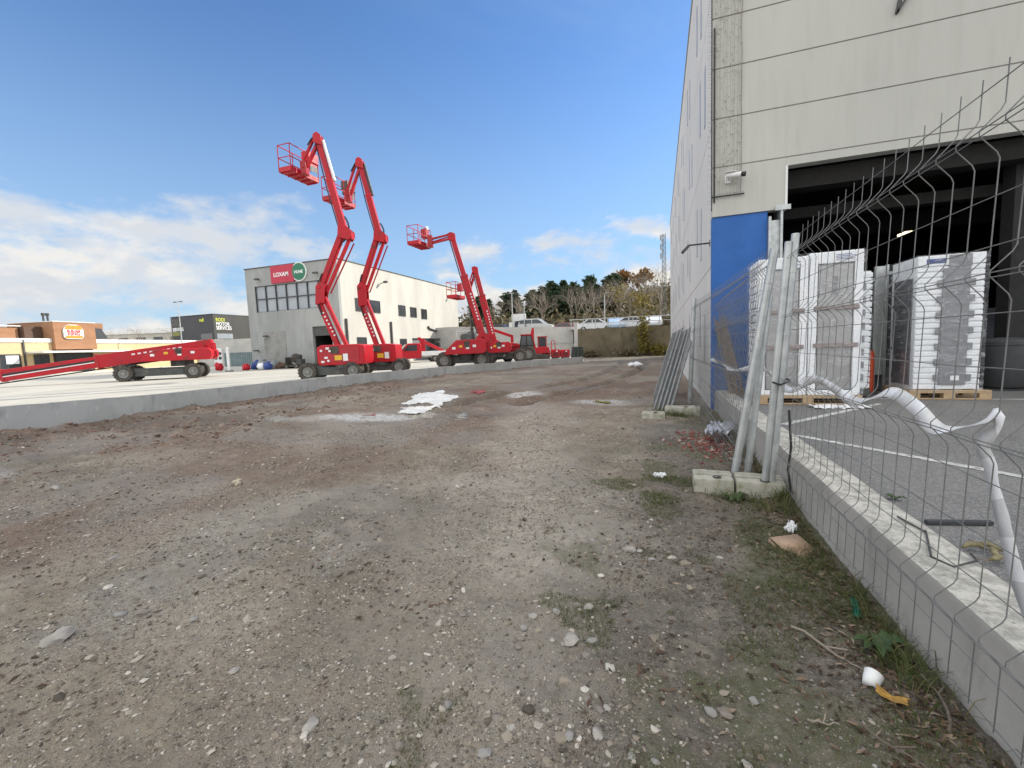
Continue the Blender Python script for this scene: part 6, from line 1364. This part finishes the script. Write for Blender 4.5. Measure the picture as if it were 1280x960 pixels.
x4 = rng.uniform(-.3, 1.0, 900); y4 = rng.uniform(.9, 4, 900); x = np.concatenate([x, x2, x3, x4]); y = np.concatenate([y, y2, y3, y4]); litter(len(x), x, y, .008, .055, LITTER, 'leaf_litter')
def twig(x, y, rz, L, label, r=.004, mat=BARK):
    T = thing('twig', label, 'twig', G(x, y, .008), rz, 'twigs on the dirt'); mm = MB(); q = random.Random(int(abs(x) * 1000))
    pts = [(L * (i / 6 - .5), q.uniform(-.02, .02) * L * 2, .004 + q.uniform(0, .012)) for i in range(7)]; mm.tube(pts, [r * (1 - .09 * i) for i in range(7)], 5); mm.tube([pts[3], (pts[3][0] + L * .18, .08 * L + .02, .02)], r * .6, 4); o = mm.build('stem', mat, T)
twig(-.30, 3.55, -.45, .42, 'long dark twig lying on the blue grey gravel left of the split block'); twig(.50, 3.35, .5, .3, 'dark twig in front of the split concrete block'); twig(.72, 1.62, -.7, .25, 'twig near the bottom right below the crushed cup'); twig(.55, 1.70, .1, .10, 'short pale twig left of the crushed white cup', .004, PALEBARK); twig(.70, 2.15, -.9, .32, 'pale forked twig in the weeds by the low wall', .006, PALEBARK); twig(-.12, 1.28, .8, .2, 'thin pale twig at the bottom centre edge', .003, PALEBARK); twig(.98, 1.9, 1.2, .4, 'brown twig lying along the foot of the low wall', .007)
def blades(x, y, h, mat, name, lean=.5, w=.0022):
    n = len(x); z = gh(x, y) - .004; a = rng.uniform(0, 6.28, n); b = rng.uniform(0, 6.28, n); l = rng.uniform(.2, 1.0, n) * lean
    d = np.stack([np.cos(b) * l, np.sin(b) * l, np.ones(n)], -1); p = np.stack([np.cos(a), np.sin(a), 0 * a], -1) * (w * (1 + h * 6))[:, None]; c = np.stack([x, y, z], -1); m1 = c + d * (h * .5)[:, None]; m2 = c + d * h[:, None] + np.stack([np.cos(b), np.sin(b), -.7 + 0 * b], -1) * (h * l * .55)[:, None]
    v = np.stack([c - p, c + p, m1 + p * .8, m1 - p * .8, m2 + p * .15, m2 - p * .15], 1).reshape(-1, 3); i = np.arange(n)[:, None] * 6; f = np.concatenate([i + np.array([[0, 1, 2, 3]]), i + np.array([[3, 2, 4, 5]])])
    o = np_mesh(name, v, f, mat, np.repeat(np.clip(rng.normal(.45, .25, n), 0, 1), 6)); o['kind'] = 'stuff'
x = rng.uniform(-1.2, 1.0, 90000); y = rng.uniform(1.0, 4.6, 90000); msk = fbm(x, y, .42, 80, 5) + .09 * np.exp(-(np.hypot(x - .42, y - 2.5) / .55) ** 2) - .16 * sstep(.1, -.7, x)
k = msk > .512; x, y, msk = x[k], y[k], msk[k]; blades(x, y, rng.uniform(.008, .034, len(x)) * (1 + 4.5 * np.clip(msk - .56, 0, .16)), GRASSM, 'short_grass', .9, .0011)
def tuft(cx, cy, sx, sy, n): return rng.normal(cx, sx, n), rng.normal(cy, sy, n)
T_ = [tuft(.95, 3.95, .05, .14, 260), tuft(.70, 3.98, .13, .035, 90), tuft(.52, 4.02, .09, .03, 60), tuft(.97, 2.45, .04, .22, 160), tuft(.95, 2.05, .05, .12, 190), tuft(.35, 9.2, .22, .4, 1300), tuft(.3, 8.55, .16, .1, 500), tuft(.97, 5.5, .05, .7, 420), tuft(.95, 7.5, .08, .8, 520), tuft(.8, 3.8, .13, .08, 120)]
x = np.concatenate([t[0] for t in T_]); y = np.concatenate([t[1] for t in T_]); k = x < 1.03; x, y = x[k], y[k]; blades(x, y, rng.uniform(.04, .15, len(x)) , GRASSM, 'weed_tufts', .9, .0014)
# broad leaved weed at the split block
for (wx, wy, n, lb, sc) in ((.60, 3.98, 9, 'broad leaved weed growing against the split concrete block', 1.0), (1.40, 3.26, 7, 'small broad leaved weed between the asphalt and the low wall', .55), (.90, 2.2, 8, 'broad leaved weed at the foot of the low wall', .9)):
    z = .345 if wx > 1.3 else g1(wx, wy); T = thing('weed', lb, 'plant', (wx, wy, z)); mm = MB(); q = random.Random(n)
    for i in range(n):
        a = 6.28 * i / n + q.uniform(-.3, .3); L = q.uniform(.07, .15) * sc; d = Vector((math.cos(a), math.sin(a), 0)); s_ = Vector((-d.y, d.x, 0)); w_ = L * .22
        up = Vector((0, 0, 1)); p0 = Vector((0, 0, 0)); p1 = d * L * .5 + up * L * .55; p2 = d * L + up * L * .35
        mm.add([p0 - s_ * w_ * .2, p0 + s_ * w_ * .2, p1 + s_ * w_, p1 - up * .006, p1 - s_ * w_, p2], [(0, 1, 2, 3), (0, 3, 4), (3, 2, 5), (4, 3, 5)])
    mm.build('leaves', M('weed_green', (.045, .085, .022), (.03, .06, .016), 20, .6), T, recalc=False, smooth=True); mm = MB(); mm.tube([(0, 0, -.01), (0, 0, .03 * sc)], .006 * sc, 6); mm.build('stem', OLIVE, T)
# ------------------------------------------------------------------ light, sky, camera
SD = Vector((.72, .69, 0)).normalized(); EL = math.radians(29)
sun = bpy.data.lights.new('sun', 'SUN'); sun.energy = 2.5; sun.angle = math.radians(.53); sun.color = (1, .93, .82)
so = bpy.data.objects.new('sun', sun); C.objects.link(so)
dv = Vector((SD.x * math.cos(EL), SD.y * math.cos(EL), math.sin(EL))); so.rotation_euler = dv.to_track_quat('Z', 'Y').to_euler()
w = bpy.data.worlds.new('World'); scene.world = w; w.use_nodes = True; nt = w.node_tree; nt.nodes.clear()
def N(k, **kw):
    o = nt.nodes.new('ShaderNode' + k)
    for a, v in kw.items(): setattr(o, a, v)
    return o
def mth(op, a, b=0.0, c=None):
    n = N('Math', operation=op)
    for i, v in enumerate((a, b) if c is None else (a, b, c)):
        if isinstance(v, (int, float)): n.inputs[i].default_value = v
        else: nt.links.new(v, n.inputs[i])
    return n.outputs[0]
def rng_(f, a, b, c=0, d=1):
    n = N('MapRange'); n.interpolation_type = 'SMOOTHSTEP'
    for i, v in ((1, a), (2, b), (3, c), (4, d)): n.inputs[i].default_value = v
    nt.links.new(f, n.inputs[0]); return n.outputs[0]
sky = N('TexSky', sky_type='NISHITA', sun_disc=False); sky.sun_elevation = EL; sky.sun_rotation = math.atan2(SD.x, SD.y); sky.altitude = 300; sky.air_density = 1.0; sky.dust_density = .15; sky.ozone_density = 2.5
tc = N('TexCoord'); gen = tc.outputs['Generated']; sp = N('SeparateXYZ'); nt.links.new(gen, sp.inputs[0]); x_, y_, z_ = sp.outputs
zc = mth('MAXIMUM', z_, 0.0); den = mth('ADD', zc, .10)
cx = mth('DIVIDE', x_, den); cy = mth('DIVIDE', y_, den); cv = N('CombineXYZ'); nt.links.new(cx, cv.inputs[0]); nt.links.new(cy, cv.inputs[1])
def noise(vec, s, d, r, dist=0, off=(0, 0, 0)):
    mp = N('Mapping'); mp.inputs['Location'].default_value = off; nt.links.new(vec, mp.inputs[0]); n = N('TexNoise'); n.inputs['Scale'].default_value = s; n.inputs['Detail'].default_value = d; n.inputs['Roughness'].default_value = r; n.inputs['Distortion'].default_value = dist; nt.links.new(mp.outputs[0], n.inputs['Vector']); return n.outputs['Fac']
# low cumulus: noise on the sky dome, stretched along the horizon
st = N('Mapping'); st.inputs['Scale'].default_value = (1, 1, 2.1); nt.links.new(gen, st.inputs[0]); S = st.outputs[0]
n1 = noise(S, 3.1, 7, .55, .15, (.3, 1.7, .4)); n2 = noise(S, 3.1, 7, .55, .15, (.3, 1.7, .335)); nb = noise(S, 9, 6, .6, 0, (3, 1, 2))
west = rng_(x_, -.42, -.92)                                  # the bank piles up to the left (west)
top = mth('ADD', .20, mth('MULTIPLY', west, .095))
cover = mth('ADD', mth('MULTIPLY', mth('SUBTRACT', top, z_), 2.4), mth('MULTIPLY', west, .06))
cover = mth('MAXIMUM', mth('MINIMUM', cover, .20), -.20)
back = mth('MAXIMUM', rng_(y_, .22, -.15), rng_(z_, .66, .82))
cover = mth('ADD', cover, mth('MULTIPLY', back, .62))       # unseen broken bright cloud added behind and overhead to fill the shade
dn = mth('ADD', mth('ADD', mth('SUBTRACT', n1, .5), cover), mth('MULTIPLY', mth('SUBTRACT', nb, .5), .22))
mask = rng_(dn, .075, .22)
nc = noise(S, 6.5, 7, .58, .2, (1.1, 4.2, .7))
dp = mth('ADD', mth('ADD', mth('MULTIPLY', mth('SUBTRACT', nc, .5), 1.0), mth('MULTIPLY', mth('SUBTRACT', n1, .5), .35)), mth('MULTIPLY', mth('SUBTRACT', .215, z_), 1.5))
mask = mth('MAXIMUM', mask, mth('MULTIPLY', rng_(dp, .0, .20), .93))
low = rng_(mth('ADD', mth('SUBTRACT', n2, n1), mth('MULTIPLY', mth('SUBTRACT', nb, .5), .10)), -.045, .05)  # lit upper side
thick = rng_(dn, .16, .42)
cw = N('Mix', data_type='RGBA'); nt.links.new(low, cw.inputs[0]); cw.inputs[6].default_value = (.78, .82, .88, 1); cw.inputs[7].default_value = (1.0, .97, .92, 1)
cg = N('Mix', data_type='RGBA'); nt.links.new(mth('MULTIPLY', thick, mth('MULTIPLY', mth('SUBTRACT', 1.0, low), .5)), cg.inputs[0]); nt.links.new(cw.outputs[2], cg.inputs[6]); cg.inputs[7].default_value = (.68, .73, .80, 1)
# thin high streaks
ci = rng_(noise(cv.outputs[0], .55, 8, .62, 1.0, (2, 5, 0)), .43, .78); ci = mth('MULTIPLY', ci, .34)
haze = mth('MULTIPLY', rng_(z_, .62, .0), .74)
bs = N('Background'); bs.inputs[1].default_value = .074; tn = N('Mix', data_type='RGBA', blend_type='MULTIPLY'); tn.inputs[0].default_value = 1; nt.links.new(sky.outputs[0], tn.inputs[6]); tn.inputs[7].default_value = (.80, 1.03, 1.26, 1); nt.links.new(tn.outputs[2], bs.inputs[0])
bc = N('Background'); nt.links.new(rng_(back, 0.0, 1.0, .40, .80), bc.inputs[1]); nt.links.new(cg.outputs[2], bc.inputs[0])  # added unseen cloud set brighter than the visible bank, as fill light
ba = N('Background'); ba.inputs[1].default_value = .335; ba.inputs[0].default_value = (.58, .80, 1.0, 1)
m0 = N('MixShader'); nt.links.new(mth('MAXIMUM', ci, haze), m0.inputs[0]); nt.links.new(bs.outputs[0], m0.inputs[1]); nt.links.new(ba.outputs[0], m0.inputs[2])
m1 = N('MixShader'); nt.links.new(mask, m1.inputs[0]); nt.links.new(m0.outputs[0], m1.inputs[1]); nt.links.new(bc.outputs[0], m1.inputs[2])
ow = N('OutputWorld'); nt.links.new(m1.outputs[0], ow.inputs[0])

cam = bpy.data.cameras.new('camera'); co = bpy.data.objects.new('camera', cam); C.objects.link(co); scene.camera = co
cam.sensor_width = 36; cam.lens = 538 / 1280 * 36; cam.clip_start = .05; cam.clip_end = 3000
PI_, RO = -.087, -.038
fw = Vector((-math.sin(YAW) * math.cos(PI_), math.cos(YAW) * math.cos(PI_), math.sin(PI_))); rt_ = Vector((math.cos(YAW), math.sin(YAW), 0)); up = rt_.cross(fw)
r2 = rt_ * math.cos(RO) + up * math.sin(RO); u2 = -rt_ * math.sin(RO) + up * math.cos(RO)
co.matrix_world = Matrix((( r2.x, u2.x, -fw.x, 0), (r2.y, u2.y, -fw.y, 0), (r2.z, u2.z, -fw.z, 1.4), (0, 0, 0, 1)))
scene.view_settings.view_transform = 'Standard'; scene.view_settings.look = 'None'; scene.view_settings.exposure = 1.2; scene.view_settings.gamma = 1
scene.cycles.max_bounces = 6; scene.cycles.diffuse_bounces = 3; scene.cycles.transparent_max_bounces = 8; scene.cycles.use_denoising = True
scene.cycles.sample_clamp_indirect = 6
